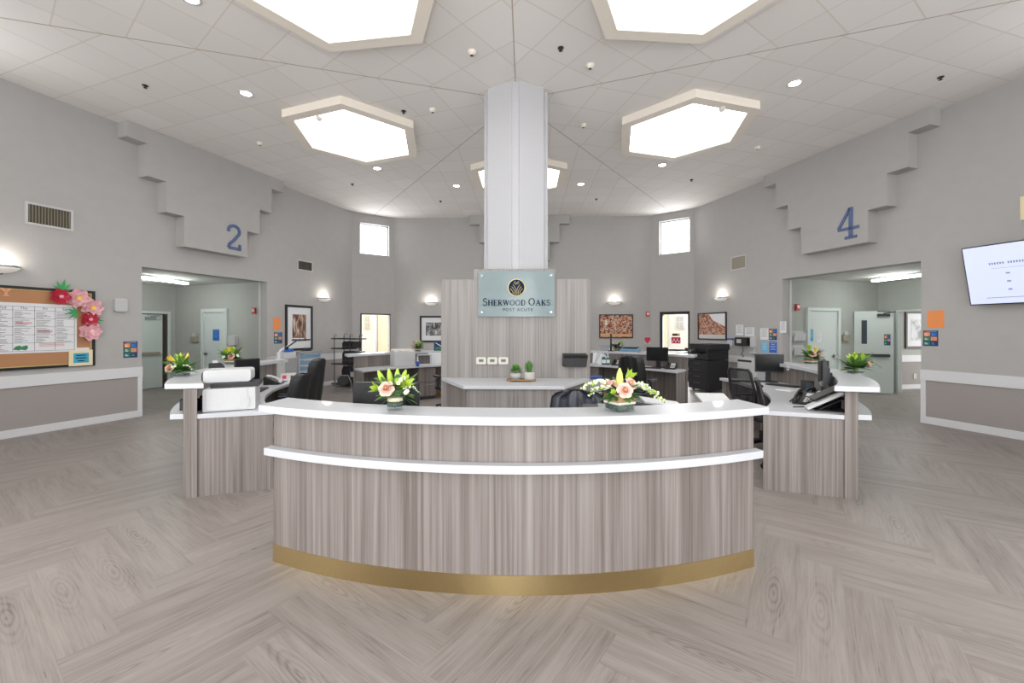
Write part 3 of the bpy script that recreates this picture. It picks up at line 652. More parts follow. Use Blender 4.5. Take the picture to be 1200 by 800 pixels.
def paper_flower(px, py, R, m, cm, label, seed):
    x, z = pix(162, A, px, py); e = wallthing('paper_flower', label, 'paper flower', 162, A, x, z, 'paper flowers on the notice board', y=-.04)
    r = random.Random(seed)
    for ring, (rad, k, lift) in enumerate(((R, 7, .0), (R * .72, 6, .035), (R * .42, 5, .065))):
        b = MB(); b.use(m)
        for i in range(k):
            a = 2 * math.pi * (i + ring * .5) / k + r.uniform(-.1, .1); wd = rad * (.42 if ring < 2 else .36)
            def fn(u, v, a=a, rad=rad, wd=wd, lift=lift):
                t = (u - .5) * 2; q = math.sin(math.pi * min(1, .12 + v * .8)) ** .6 * wd
                rr = rad * v * (1 - .12 * t * t); px_ = rr; py_ = t * q
                d = -(.008 + lift + .045 * v * v + .02 * (1 - t * t) * 0 + .012 * t * t)
                return (px_ * math.cos(a) - py_ * math.sin(a), d - i % 2 * .003, px_ * math.sin(a) + py_ * math.cos(a))
            b.surf(fn, 4, 5)
        b.build('petals', None, e)
    b = MB(); b.use(cm)
    b.ball((0, -.075, 0), R * .2, R * .12, R * .2, 12, 8)
    for i in range(14):
        a = i * 2.4; b.ball((R * .17 * math.cos(a), -.085, R * .17 * math.sin(a)), R * .05, n=6, m=4)
    b.build('flower_centre', None, e)
paper_flower(67, 347.5, .135, 'crimson', 'pink', 'crimson paper flower with a pale centre, top of the board beside the green leaf', 1)
paper_flower(101.5, 374, .13, 'crimson', 'pink', 'crimson paper flower between two pink ones on the board edge', 2)
paper_flower(88, 349.5, .165, 'pink', 'yellow', 'pink paper flower with a yellow centre beside the top crimson one', 3)
paper_flower(104.5, 360.5, .16, 'pink', 'yellow', 'pink paper flower with a yellow centre overlapping the board frame', 4)
paper_flower(102.5, 388, .165, 'pink', 'pink', 'pink paper flower with a pink centre, lowest on the board', 5)
def paper_leaf(px, py, ang, size, label):
    x, z = pix(162, A, px, py); l, r = frame(162, A, x, z, -.045); b = MB(); b.use('paper_leaf')
    for k in range(-2, 3):
        a = R_(ang + k * 32); L = size * (1 - abs(k) * .15)
        b.prism_y([(0, 0), (L * .5 * math.cos(a - .25), L * .5 * math.sin(a - .25)), (L * math.cos(a), L * math.sin(a)), (L * .5 * math.cos(a + .25), L * .5 * math.sin(a + .25))], -.006 - .002 * (k + 2), -.003 - .002 * (k + 2))
    tag(b.build('paper_leaf', None, loc=l, rz=r), label, 'paper leaf', 'green paper leaves on the notice board')
paper_leaf(70.5, 341, 80, .2, 'green paper leaf above the top crimson paper flower'); paper_leaf(89, 366, 190, .17, 'green paper leaf between the pink paper flowers and the calendar'); paper_leaf(108, 374, -10, .14, 'green paper leaf poking out past the board frame')

# small white box, posters, coloured sheets
x0, z1 = pix(162, A, 132, 349.5); x1, z0 = pix(162, A, 147, 365.5)
e = wallthing('wall_speaker', 'small white box mounted on the wall beside the opening under numeral 2', 'wall box', 162, A, (x0 + x1) / 2, z0); w = (x1 - x0) / 2
b = MB(); b.use('white'); b.rbox(-w, w, -.07, -.0, 0, z1 - z0, .03); b.build('housing', None, e, .008); b = MB(); b.use('light_grey'); b.rbox(-w * .8, w * .8, -.074, -.07, .02, z1 - z0 - .02, .02); b.build('cover', None, e)
def poster(ang, dist, x0, x1, z0, z1, label, y=0):
    e = wallthing('poster', label, 'poster', ang, dist, (x0 + x1) / 2, z0, y=y); w = (x1 - x0) / 2; h = z1 - z0
    box('sheet', 'navy', e, -w, w, -.004, 0, 0, h)
    b = MB(); cs = ['teal', 'navy', 'green', 'orange', 'orange', 'blue_bright']; k = 0
    for j in range(3):
        for i in range(2):
            b.use(cs[k]); k += 1; xa = -w * .88 + i * w * .92; za = h * .05 + j * h * .29; b.bb(xa, xa + w * .82, -.0055, -.004, za, za + h * .25)
            b.use('paper' if k % 2 else 'cyan'); b.bb(xa + w * .1, xa + w * .55, -.0065, -.0055, za + h * .06, za + h * .1); b.bb(xa + w * .1, xa + w * .4, -.0065, -.0055, za + h * .14, za + h * .17)
    b.use('ink_red'); b.bb(-w * .9, -w * .7, -.0055, -.004, h * .92, h * .97); b.use('paper'); b.bb(-w * .6, w * .8, -.0055, -.004, h * .93, h * .95)
    b.build('coloured_panels', None, e)
def sheet(ang, dist, x0, x1, z0, z1, m, label, lines=3, name='notice_sheet', ink='ink', y=0, tilt=0):
    e = wallthing(name, label, 'sheet', ang, dist, (x0 + x1) / 2, z0, y=y); w = (x1 - x0) / 2; h = z1 - z0; e.rotation_euler.y = tilt
    box('paper_sheet', m, e, -w, w, -.003, 0, 0, h); b = MB(); b.use(ink)
    for k in range(lines): L = w * (.75 - .2 * (k % 2)); b.bb(-L, L, -.004, -.003, h * (.86 - .72 * k / max(1, lines)), h * (.86 - .72 * k / max(1, lines)) + min(.012, h * .03))
    b.build('printed_lines', None, e); return e
def rect(ang, dist, xa, ya, xb, yb):
    p = pix(ang, dist, xa, ya); q = pix(ang, dist, xb, yb); return min(p[0], q[0]), max(p[0], q[0]), min(p[1], q[1]), max(p[1], q[1])
poster(162, A, *rect(162, A, 144.5, 400, 161, 418.5), 'small colourful health poster on the wall between notice board and opening')
poster(162, A, *rect(162, A, 321, 389, 330.5, 402.3), 'small colourful health poster under the orange sheet, beside the framed street print')
sheet(162, A, *rect(162, A, 320, 372, 328.7, 386), 'orange', 'orange notice sheet left of the framed street print', 3, ink='tan')
sheet(18, A, *rect(18, A, 1086.5, 364, 1106.5, 384), 'orange', 'orange notice sheet on the wall below the television', 3, ink='tan')
poster(18, A, *rect(18, A, 1082, 387, 1099.5, 405.5), 'small colourful health poster below the orange sheet near the television')

def framed(ang, dist, rc, fw, pic, label, matw=0, y=0, name='framed_picture', fm='black'):
    x0, x1, z0, z1 = rc; e = wallthing(name, label, 'picture', ang, dist, (x0 + x1) / 2, z0, y=y); w = (x1 - x0) / 2; h = z1 - z0
    b = MB(); b.use(fm); b.bb(-w, w, -.035, 0, 0, fw); b.bb(-w, w, -.035, 0, h - fw, h); b.bb(-w, -w + fw, -.035, 0, fw, h - fw); b.bb(w - fw, w, -.035, 0, fw, h - fw); b.build('picture_frame', None, e, .004)
    if matw: box('mat_board', 'paper', e, -w + fw, w - fw, -.014, -.002, fw, h - fw)
    box('print', pic, e, -w + fw + matw, w - fw - matw, -.018, -.004, fw + matw * 1.15, h - fw - matw * 1.15); return e, w, h
framed(162, A, (1.74, 2.62, 1.06, 2.26), .06, 'pic_facade', 'tall black framed street print in a white mat beside the orange sheet', .16)
e, w, h = framed(90, A, (-3.33, -2.35, 1.2, 2.07), .06, 'pic_grey', 'black framed grey photograph in a wide mat, partly behind the wood wall', .14)
e, w, h = framed(90, A, (2.54, 3.63, 1.34, 2.11), .03, 'pic_crowd', 'framed autumn picture of a red and orange crowd scene on the back wall')
b = MB(); b.use('tan'); b.bb(-w + .05, w - .05, -.0195, -.018, .05, .14); b.use('petal_white'); b.prism_y([(-.36, .42), (-.28, .42), (-.3, .6), (-.34, .6)], -.02, -.018); b.build('foreground', None, e)
e, w, h = framed(18, A, (-4.0, -2.9, 1.32, 2.10), .03, 'pic_autumn', 'framed picture of an orange autumn tree above the copier')
b = MB(); b.use('paper'); b.prism_y([(.05, .56), (w - .05, .38), (w - .05, h - .04), (-.1, h - .04)], -.0195, -.018); b.use('light_grey'); b.bb(-w + .04, w - .04, -.0195, -.018, .04, .15); b.build('sky_and_water', None, e)

# far wall bits: alarms and signs
def fire_alarm(ang, dist, px, py, label, s=1.0):
    x, z = pix(ang, dist, px, py); e = wallthing('fire_alarm', label, 'fire alarm', ang, dist, x, z)
    b = MB(); b.use('red'); b.rbox(-.06 * s, .06 * s, -.04, 0, -.08 * s, .08 * s, .01); b.build('housing', None, e); b = MB(); b.use('paper'); b.rbox(-.03 * s, .035 * s, -.055, -.04, -.03 * s, .05 * s, .01); b.build('strobe', None, e)
fire_alarm(90, A, 758.8, 368, 'red fire alarm strobe on the back wall right of the crowd picture')
fire_alarm(72, 1.6, 298.5, 364, 'red fire alarm on the hall wall left of the orange sheet and street print'); fire_alarm(108, 1.45, 933.5, 360, 'red fire alarm on the hall wall above the white wall trays')
x, z = pix(90, A, 758.5, 399); e = wallthing('red_sign', 'small white holder with a red patterned card beside the black glass door', 'sign', 90, A, x, z - .12)
box('holder', 'light_grey', e, -.1, .1, -.02, 0, 0, .25); b = MB(); b.use('crimson'); b.bb(-.09, .09, -.024, -.02, .1, .23); b.bb(-.04, .04, -.024, -.02, .04, .1); b.build('red_card', None, e)
# papers above the desk on the right wall
W18 = [((862.5, 380.5, 871, 393), 'paper', 'white portrait notice above the black dispenser'), ((873, 383.5, 884, 394), 'paper', 'white landscape notice right of the portrait notice'), ((891, 384.5, 900.5, 398), 'paper', 'grey printed notice beside the colourful health poster'),
       ((914, 376.5, 921.5, 390), 'paper', 'pale printed notice on the wall edge next to the opening'), ((892, 400.5, 900, 413), 'blue_pale', 'light blue notice under the grey printed notice'), ((901.5, 400, 910.5, 413.5), 'blue_bright', 'dark blue notice under the colourful health poster')]
for rc, m, lb in W18: sheet(18, A, *rect(18, A, *rc), m, lb + ' by the white hand dispenser' if 'pale' in lb else lb, 5, ink='ink' if m == 'paper' else 'paper')
poster(18, A, *rect(18, A, 901.3, 385, 910.5, 398.3), 'small colourful health poster above the dark blue notice')
x, z = pix(18, A, 857, 400.5); e = wallthing('glove_box', 'small white dispenser with purple lid beside the autumn tree picture', 'dispenser', 18, A, x, z - .12)
b = MB(); b.use('white'); b.rbox(-.08, .08, -.06, 0, 0, .2, .02); b.build('dispenser_body', None, e); box('purple_lid', 'blue', e, -.085, .085, -.065, 0, .17, .22)
x, z = pix(18, A, 872, 400.5); e = wallthing('wall_card_reader', 'black wall box with a small screen and dangling cable', 'wall device', 18, A, x, z - .12)
b = MB(); b.use('black'); b.rbox(-.2, .2, -.12, 0, .02, .24, .04); b.build('device_body', None, e); box('display', 'light_grey', e, -.12, .02, -.125, -.12, .09, .19)
b = MB(); b.use('dark_grey'); b.tube([(0, -.05, .02), (.02, -.05, -.1), (-.03, -.06, -.2), (.03, -.06, -.3), (-.06, -.06, -.36)], .008); b.tube([(.02, -.05, -.2), (.07, -.05, -.36)], .007); b.build('cable', None, e)
x, z = pix(18, A, 884.3, 403); e = wallthing('soap_dispenser', 'white wall dispenser between the black wall box and the notices', 'dispenser', 18, A, x, z - .2)
b = MB(); b.use('white'); b.rbox(-.07, .07, -.08, 0, .12, .38, .04); b.build('dispenser_body', None, e, .01); b = MB(); b.use('white'); b.rbox(-.07, .07, -.1, 0, -.04, .0, .01); b.bb(-.02, .02, -.02, 0, 0, .12); b.build('drip_tray', None, e)
# ivory plate high at the frame edge
x0, x1, z0, z1 = rect(18, A, 1196.5, 229, 1203, 257); e = wallthing('wall_plate', 'ivory plate high on the wall above the television', 'wall plate', 18, A, x0 + .14, z0); box('plate', 'cream', e, -.14, .14, -.03, 0, 0, .34, .006)

# television
def television():
    p0 = pix(18, A - .12, 1128.5, 294.5); p1 = pix(18, A - .1, 1141, 357)
    e = wallthing('television', 'large flat television tilted downward on the wall, showing a pale notice', 'television', 18, A, 0, 0)
    W, Hh = 1.62, .90; x0 = p0[0] + .10
    l, r = frame(18, A, x0, (p1[1] - .0), -.10); e.location = l; e.rotation_euler = (0, 0, r)
    tl = R_(8)
    def T(b): b.M = Matrix.Translation((0, 0, 0)) @ Matrix.Rotation(R_(14), 4, 'X'); return b
    b = T(MB()); b.use('black'); b.rbox(0, W, -.045, 0, 0, Hh, .01); b.build('casing', None, e)
    b = T(MB()); b.use('tv_glow'); b.bb(.012, W - .012, -.048, -.045, .016, Hh - .012); b.build('screen', None, e)
    b = T(MB()); b.use('tv_ink'); y0 = -.0505
    [b.bb(.25 + q * .028, .265 + q * .028, y0, -.048, Hh - .3, Hh - .27) for q in range(38) if q % 7]
    b.bb(.3, W - .3, y0, -.048, Hh - .36, Hh - .357)
    for k, t in enumerate((9, 12, 10)): [b.bb(.72 + q * .03, .74 + q * .03, y0, -.048, Hh - .46 - k * .12, Hh - .425 - k * .12) for q in range(t)]; b.bb(.44, .48, y0, -.048, Hh - .45 - k * .12, Hh - .43 - k * .12)
    b.bb(.2, W - .3, y0, -.048, .1, .107); b.build('screen_text', None, e)
    b = MB(); b.use('dark_grey'); b.bb(W / 2 - .25, W / 2 + .25, .0, .095, .3, .6); b.build('wall_bracket', None, e)
television()

# hall fittings
def tube_light(ang, xc, yc, rot, label, L=1.25):
    l, r = frame(ang, A, xc, 2.85, yc); e = thing('fluorescent_lamp', label, 'ceiling lamp', l, r + rot)
    b = MB(); b.use('white'); b.prism_x([(-.06, 0), (.06, 0), (.045, -.05), (-.045, -.05)], -L / 2, L / 2); b.build('lamp_housing', None, e)
    b = MB(); b.use('tube_glow'); b.rbox(-L / 2 + .02, L / 2 - .02, -.04, .04, -.10, -.05, .02); b.build('tube', None, e)
P, Q = at(166, 326, 2.78), at(220, 333, 2.78); 
def local(ang, P): a = R_(ang); return (math.sin(a) * P.x - math.cos(a) * P.y, math.cos(a) * P.x + math.sin(a) * P.y - A)
for ang, p, q, lb in ((162, (160, 325), (220, 333), 'long glowing fluorescent ceiling lamp in the hall near the notice board'), (18, (1022, 330), (1085, 322.5), 'long glowing fluorescent ceiling lamp in the hall near the television')):
    P, Q = at(*p, 2.76), at(*q, 2.76); a, c = local(ang, P), local(ang, Q)
    tube_light(ang, (a[0] + c[0]) / 2, (a[1] + c[1]) / 2, math.atan2(c[1] - a[1], c[0] - a[0]), lb, math.hypot(c[0] - a[0], c[1] - a[1]))
    l, r = frame(ang, A, (a[0] + c[0]) / 2, 2.7, (a[1] + c[1]) / 2); lamp('POINT', 'hall_light', l, 26, None, .25, (.98, 1, .97))
l, r = frame(162, A, .2, 2.6, 3.0); lamp('POINT', 'hall_light', l, 11, None, .25, (.98, 1, .97))
l, r = frame(18, A, .6, 2.5, 5.2); lamp('POINT', 'hall_light', l, 22, None, .25, (.98, 1, .97))
D72 = 1.6 - .03
sheet(72, D72, *rect(72, D72, 249.5, 386, 257, 399), 'blue_bright', 'blue notice on the white door in the hall under numeral 2', 4, ink='blue_pale')
def wall_box(ang, dist, rc, m, name, label, cat, th=.06, m2='grey'):
    x0, x1, z0, z1 = rect(ang, dist, *rc); e = wallthing(name, label, cat, ang, dist, (x0 + x1) / 2, z0); w = (x1 - x0) / 2; h = z1 - z0
    b = MB(); b.use(m); b.rbox(-w, w, -th, 0, 0, h * .62, .015); b.build('lower_box', None, e); b = MB(); b.use(m2); b.rbox(-w * .5, w * .5, -th * .8, 0, h * .66, h, .01); b.build('upper_box', None, e)
wall_box(72, 1.6, (225.5, 390.5, 233, 400.5), 'vent_slat', 'thermostat', 'beige thermostat and white box on the hall wall behind the yellow lilies', 'thermostat', m2='white')
wall_box(108, 1.45, (986, 388.5, 993.5, 399), 'vent_slat', 'thermostat', 'beige thermostat and white box between the two hall doors near the television', 'thermostat', m2='white')
e = wallthing('soap_dispenser', 'clear wall dispenser in the hall under numeral 2, behind the flowers', 'dispenser', 72, 1.6, pix(72, 1.6, 275, 405)[0], 1.1)
b = MB(); b.use('light_grey'); b.rbox(-.13, .13, -.1, 0, .1, .36, .04); b.build('dispenser_body', None, e); b = MB(); b.use('grey'); b.rbox(-.06, .06, -.12, 0, 0, .1, .02); b.build('nozzle', None, e)
D108 = 1.45 - .03
sheet(108, D108, *rect(108, D108, 946.5, 385.5, 953, 399.5), 'cyan', 'turquoise notice on the white door in the hall under numeral 4', 4, ink='paper')
sheet(108, D108, *rect(108, D108, 956.5, 389.5, 962, 400.5), 'paper', 'faint white notice on the white door in the hall under numeral 4', 4)
for rc, lb in (((927.5, 391, 941, 399), 'upper white wall tray beside the hall opening under numeral 4'), ((927.5, 408.5, 941, 415.5), 'lower white wall tray beside the hall opening under numeral 4')):
    x0, x1, z0, z1 = rect(108, 1.45, *rc); e = wallthing('wall_tray', lb, 'wall tray', 108, 1.45, (x0 + x1) / 2, z0, 'white wall trays'); w = (x1 - x0) / 2
    b = MB(); b.use('white'); b.prism_x([(0, 0), (-.06, 0), (-.09, .18), (-.083, .18), (-.053, .012), (0, .012)], -w, w); b.build('tray_shell', None, e); box('back_plate', 'white', e, -w, w, -.012, 0, 0, .24)
poster(LEAF[0], LEAF[1] - .047, *rect(LEAF[0], LEAF[1] - .05, 1036, 391.5, 1043.5, 404.5), 'small colourful health poster on the open hall door')
framed(cang, cd, rect(cang, cd, 1060, 364.5, 1092, 408), .06, 'pic_mist', 'dark framed misty lake picture in the corridor beyond the open hall door', .14, fm='brown_dark')
x, z = pix(cang, cd, 1071.5, 441); e = wallthing('wall_outlet', 'white wall outlet under the corridor rail', 'outlet', cang, cd, x, z - .06, y=-.009); b = MB(); b.use('white'); b.rbox(-.045, .045, -.012, 0, 0, .14, .01); b.build('plate', None, e)
b = MB(); b.use('dark_grey'); b.bb(-.012, -.006, -.0135, -.012, .09, .11); b.bb(.006, .012, -.0135, -.012, .09, .11); b.bb(-.012, -.006, -.0135, -.012, .03, .05); b.bb(.006, .012, -.0135, -.012, .03, .05); b.build('sockets', None, e)
#PART4
# ------------------------------------------------------------------ cladding, cabinet and sign at the column
PY = -.62
e = thing('wood_feature_panel', 'tall wood laminate panel with a stepped top standing in front of the column', 'panel', (0, PY, 0))
pts = [(-1.085, 0), (1.085, 0), (1.085, 2.34), (.605, 2.34), (.605, 2.49), (-.605, 2.49), (-.605, 2.34), (-1.085, 2.34)]
b = MB(); b.use('laminate_pale'); b.prism_y(pts, 0, .06); b.build('panel_face', None, e, .002)
for sx in (-1, 1):
    b = MB(); b.use('laminate'); b.prism([(sx * 1.085, .03), (sx * 1.075, .0), (sx * .95, .55), (sx * .99, .56)], 0, 2.34); b.build('side_return', None, e)
    b = MB(); b.use('laminate'); b.prism([(sx * .605, .06), (sx * .59, .06), (sx * .5, .3), (sx * .53, .3)], 2.34, 2.49); b.build('top_return', None, e)
e = thing('base_cabinet', 'two door wood laminate cabinet with a white tapered top in front of the tall panel', 'cabinet', (0, PY, 0))
b = MB(); b.use('counter'); b.prism([(-1.08, -.004), (-.63, -.87), (.63, -.87), (1.08, -.004)], .86, .905); b.build('countertop', None, e, .004)
b = MB(); b.use('laminate'); b.prism([(-.98, -.004), (-.60, -.78), (.60, -.78), (.98, -.004)], .09, .86); b.build('cabinet_body', None, e)
b = MB(); b.use('dark_grey'); b.prism([(-.93, -.01), (-.58, -.72), (.58, -.72), (.93, -.01)], 0, .09); b.build('plinth', None, e)
for sx in (-1, 1):
    d = box('door', 'laminate_pale', e, min(sx * .003, sx * .595), max(sx * .003, sx * .595), -.80, -.78, .10, .855, .002)
    b = MB(); b.use('steel'); b.tube([(sx * .055, -.80, .80), (sx * .055, -.83, .80), (sx * .055, -.83, .60), (sx * .055, -.80, .60)], .005); b.build('handle', None, d)
    b = MB(); b.use('laminate'); b.prism([(sx * .615, -.79), (sx * .60, -.785), (sx * .985, -.01), (sx * 1.0, -.015)], .10, .855); b.build('side_panel', None, e)

# glass sign
e = thing('glass_sign', 'frosted glass sign with a round tree emblem reading SHERWOOD OAKS POST ACUTE', 'sign', (.02, PY, 0))
b = MB(); b.use('sign_glass'); b.bb(-.55, .55, -.052, -.04, 1.795, 2.455); b.build('glass_plate', None, e, .002)
for sx in (-1, 1):
    for z in (1.86, 2.39):
        b = MB(); b.use('chrome'); b.cyl((sx * .50, -.062, z), (sx * .50, 0, z), .016); b.build('standoff', None, e)
b = MB(); y0, y1 = -.0565, -.052; cz = 2.215; rr_ = .125
b.use('gold_sign'); b.cyl((0, y0 + .001, cz), (0, y1, cz), rr_, n=48, smooth=False); b.use('ink_sign'); b.cyl((0, y0, cz), (0, y1, cz), rr_ * .92, n=48, smooth=False)
b.use('gold_sign')
def branch(sx, k):      # trunk line rising and bending outward
    x0 = sx * (.009 + .021 * k); zb = -.105 + .006 * k; zt = -.005 - .022 * k; ex, ez = sx * (.052 + .018 * k), .045 - .030 * k
    return [(x0, cz + zb), (x0, cz + zt - .02)] + [(x0 + (ex - x0) * (t / 5) ** 1.3, cz + zt - .02 + (ez - zt + .02) * (t / 5)) for t in range(1, 6)]
for sx in (-1, 1):
    for k in range(3): b.stroke(branch(sx, k), .0048, y0 - .002, y0)
for k in range(2):
    b.stroke([(-.03 - .012 * k, cz + .088 - .014 * k), (0, cz + .066 - .024 * k), (.03 + .012 * k, cz + .088 - .014 * k)], .0048, y0 - .002, y0)
b.build('emblem', None, e)
# serif capitals drawn from strokes (unit height 1)
def serif(ch):
    T, t, sf = .20, .085, .065
    def V(x, w=T): return [([(x, 0), (x, 1)], w), ([(x - .14, .025), (x + .14, .025)], sf), ([(x - .14, .975), (x + .14, .975)], sf)]
    def ARC(cx, cz, rx, rz, a0, a1, n=14): return [(cx + rx * math.cos(R_(a0 + (a1 - a0) * i / n)), cz + rz * math.sin(R_(a0 + (a1 - a0) * i / n))) for i in range(n + 1)]
    if ch == 'H': return V(.17) + V(.73) + [([(.17, .5), (.73, .5)], t)], .90
    if ch == 'E': return V(.17) + [([(.17, .965), (.62, .965)], t), ([(.62, .98), (.62, .8)], .045), ([(.17, .5), (.5, .5)], t), ([(.5, .6), (.5, .4)], .04), ([(.17, .035), (.66, .035)], t), ([(.66, .02), (.66, .22)], .045)], .72
    if ch == 'R': return V(.17) + [([(.17, .965)] + ARC(.38, .74, .22, .225, 90, -90) + [(.17, .515)], .1), ([(.36, .5), (.68, .05)], T * .9), ([(.62, .03), (.8, .03)], sf)], .80
    if ch == 'W': return [([(.12, .96), (.36, .04)], T * .85), ([(.36, .04), (.56, .96)], t), ([(.56, .96), (.80, .04)], T * .85), ([(.80, .04), (1.03, .96)], t), ([(.0, .975), (.26, .975)], sf), ([(.44, .975), (.66, .975)], sf), ([(.92, .975), (1.14, .975)], sf)], 1.14
    if ch == 'O':
        out = [(ARC(.46, .5, .385, .46, 0, 360, 26), .085), (ARC(.45, .5, .36, .38, 125, 235, 10), .12), (ARC(.47, .5, .36, .38, -55, 55, 10), .12)]; return out, .92
    if ch == 'D': return V(.17) + [([(.17, .965), (.36, .965)] + ARC(.36, .5, .38, .465, 90, -90, 16) + [(.17, .035)], t), (ARC(.35, .5, .37, .36, 50, -50, 8), .13)], .84
    if ch == 'A': return [([(.43, .98), (.12, .03)], t), ([(.42, .98), (.76, .03)], T), ([(.24, .36), (.62, .36)], t), ([(.0, .025), (.24, .025)], sf), ([(.6, .025), (.9, .025)], sf)], .90
    if ch == 'K': return V(.17) + [([(.70, .95), (.2, .42)], t), ([(.36, .56), (.72, .05)], T * .9), ([(.58, .975), (.82, .975)], sf), ([(.62, .025), (.86, .025)], sf)], .86
    if ch == 'S': return [(ARC(.33, .74, .23, .22, 35, 250, 12) + ARC(.33, .27, .25, .235, 85, -150, 14), .115), ([(.54, .95), (.54, .72)], .045), ([(.07, .05), (.07, .28)], .045)], .64
    return [], .34
def sign_text(b, word, x, z, hcap, hsm, y0, y1, kern=.08):
    total = []; cx = 0; first = True
    for ch in word:
        if ch == ' ': cx += hcap * .3; first = True; continue
        h = hcap if first else hsm; first = False; st, w = serif(ch); total.append((st, cx, h)); cx += (w + kern) * h
    for st, ox, h in total:
        for pts, w in st: b.stroke([(x - cx / 2 + ox + p[0] * h * 1.0, z + p[1] * h) for p in pts], w * h, y0, y1)
    return cx
b = MB(); b.use('ink_sign')
cxw = sign_text(MB(), 'SHERWOOD OAKS', 0, 0, .092, .07, 0, .001); k = .98 / cxw
sign_text(b, 'SHERWOOD OAKS', .0, 1.955, .092 * k, .07 * k, y0, y1); b.build('sign_name', None, e)
b = MB(); b.use('ink_sign'); b.text('POST ACUTE', .062, .02, 1.875, y0 + .002, .0015, space=1.25); b.build('sign_subtitle', None, e)

# three thermostats and file holder on the panel
for k, (px_, w) in enumerate(((564, 'nearest the panel edge'), (577, 'in the middle of the three'), (590, 'nearest the potted plants'))):
    x, z = pix(270, .62, px_, 422.5); x = -x
    e = thing('thermostat', 'white thermostat with a small grey display, ' + w, 'thermostat', (x, PY, z), 0, 'thermostats in a row on the wood panel')
    b = MB(); b.use('offwhite'); b.rbox(-.073, .073, -.025, 0, -.052, .052, .02); b.build('housing', None, e, .004); b = MB(); b.use('lcd'); b.rbox(-.036, .036, -.027, -.025, -.018, .026, .004); b.use('dark_grey')
    for q in range(3): b.bb(-.02 + q * .016, -.01 + q * .016, -.028, -.027, -.006, .016)
    b.build('display', None, e)
e = thing('file_holder', 'black plastic wall file holder on the wood panel', 'file holder', (.86, PY, 1.075))
b = MB(); b.use('black'); b.prism_x([(0, 0), (-.05, 0), (-.11, .165), (-.105, .17), (-.047, .01), (0, .01)], -.16, .16)
b.prism_y([(-.155, 0), (.155, 0), (.185, .17), (-.185, .17)], -.095, -.088); b.build('pocket', None, e); box('back', 'black', e, -.175, .175, -.006, 0, 0, .19); b = MB(); b.use('steel'); b.rbox(-.065, .065, -.1, -.094, .145, .165, .006); b.build('label_clip', None, e)

# tray with two succulents
TX, TY, TZ = .14, PY - .36, .905
e = thing('wooden_tray', 'small octagonal wooden tray holding two potted plants on the white cabinet top', 'tray', (TX - .05, TY, TZ))
b = MB(); b.use('burlap'); oc = [(-.2, -.03), (-.13, -.1), (.13, -.1), (.2, -.03), (.2, .04), (.13, .1), (-.13, .1), (-.2, .04)]; b.prism(oc, 0, .012)
b.build('tray_base', None, e)
b = MB(); b.use('burlap')
for (p, q) in zip(oc, oc[1:] + oc[:1]): b.add([(p[0], p[1], 0), (q[0], q[1], 0), (q[0], q[1], .028), (p[0], p[1], .028), (p[0] * .95, p[1] * .93, 0), (q[0] * .95, q[1] * .93, 0), (q[0] * .95, q[1] * .93, .028), (p[0] * .95, p[1] * .93, .028)], [(0, 1, 2, 3), (4, 7, 6, 5), (3, 2, 6, 7)])
b.build('tray_rim', None, e)
e = thing('potted_plant', 'bushy round green plant in a grey patterned pot on the wooden tray', 'potted plant', (TX - .12, TY, TZ + .0125))
b = MB(); b.use('grey'); b.lathe([(0, 0), (.06, 0), (.075, .04), (.075, .1), (.068, .105), (.066, .09), (0, .09)], 20); b.use('cement'); b.lathe([(.0765, .05), (.0765, .09)], 20); b.build('pot', None, e)
b = MB(); b.use('moss'); r = random.Random(1)
for i in range(150):
    a, bb_ = r.uniform(0, 6.283), math.acos(r.uniform(-.1, 1)); d = Vector((math.sin(bb_) * math.cos(a), math.sin(bb_) * math.sin(a), math.cos(bb_))); c = Vector((0, 0, .12)); b.leaf(c + d * .03, c + d * r.uniform(.09, .12), .007, .1, 3)
b.build('foliage', None, e)
e = thing('potted_plant', 'spiky aloe-like plant in a white textured pot on the wooden tray', 'potted plant', (TX + .06, TY - .01, TZ + .0125))
b = MB(); b.use('cement'); b.lathe([(0, 0), (.065, 0), (.078, .02), (.076, .11), (.068, .115), (.066, .1), (0, .1)], 20); b.build('pot', None, e)
b = MB(); b.use('leaf'); 
for i in range(26):
    a = i * 2.399; t = .15 + .75 * i / 26; b.leaf((.01 * math.cos(a), .01 * math.sin(a), .1), (.09 * t * math.cos(a) * 1.1, .09 * t * math.sin(a) * 1.1, .30 - .1 * t), .013, .05, 5)
b.build('spiky_leaves', None, e)

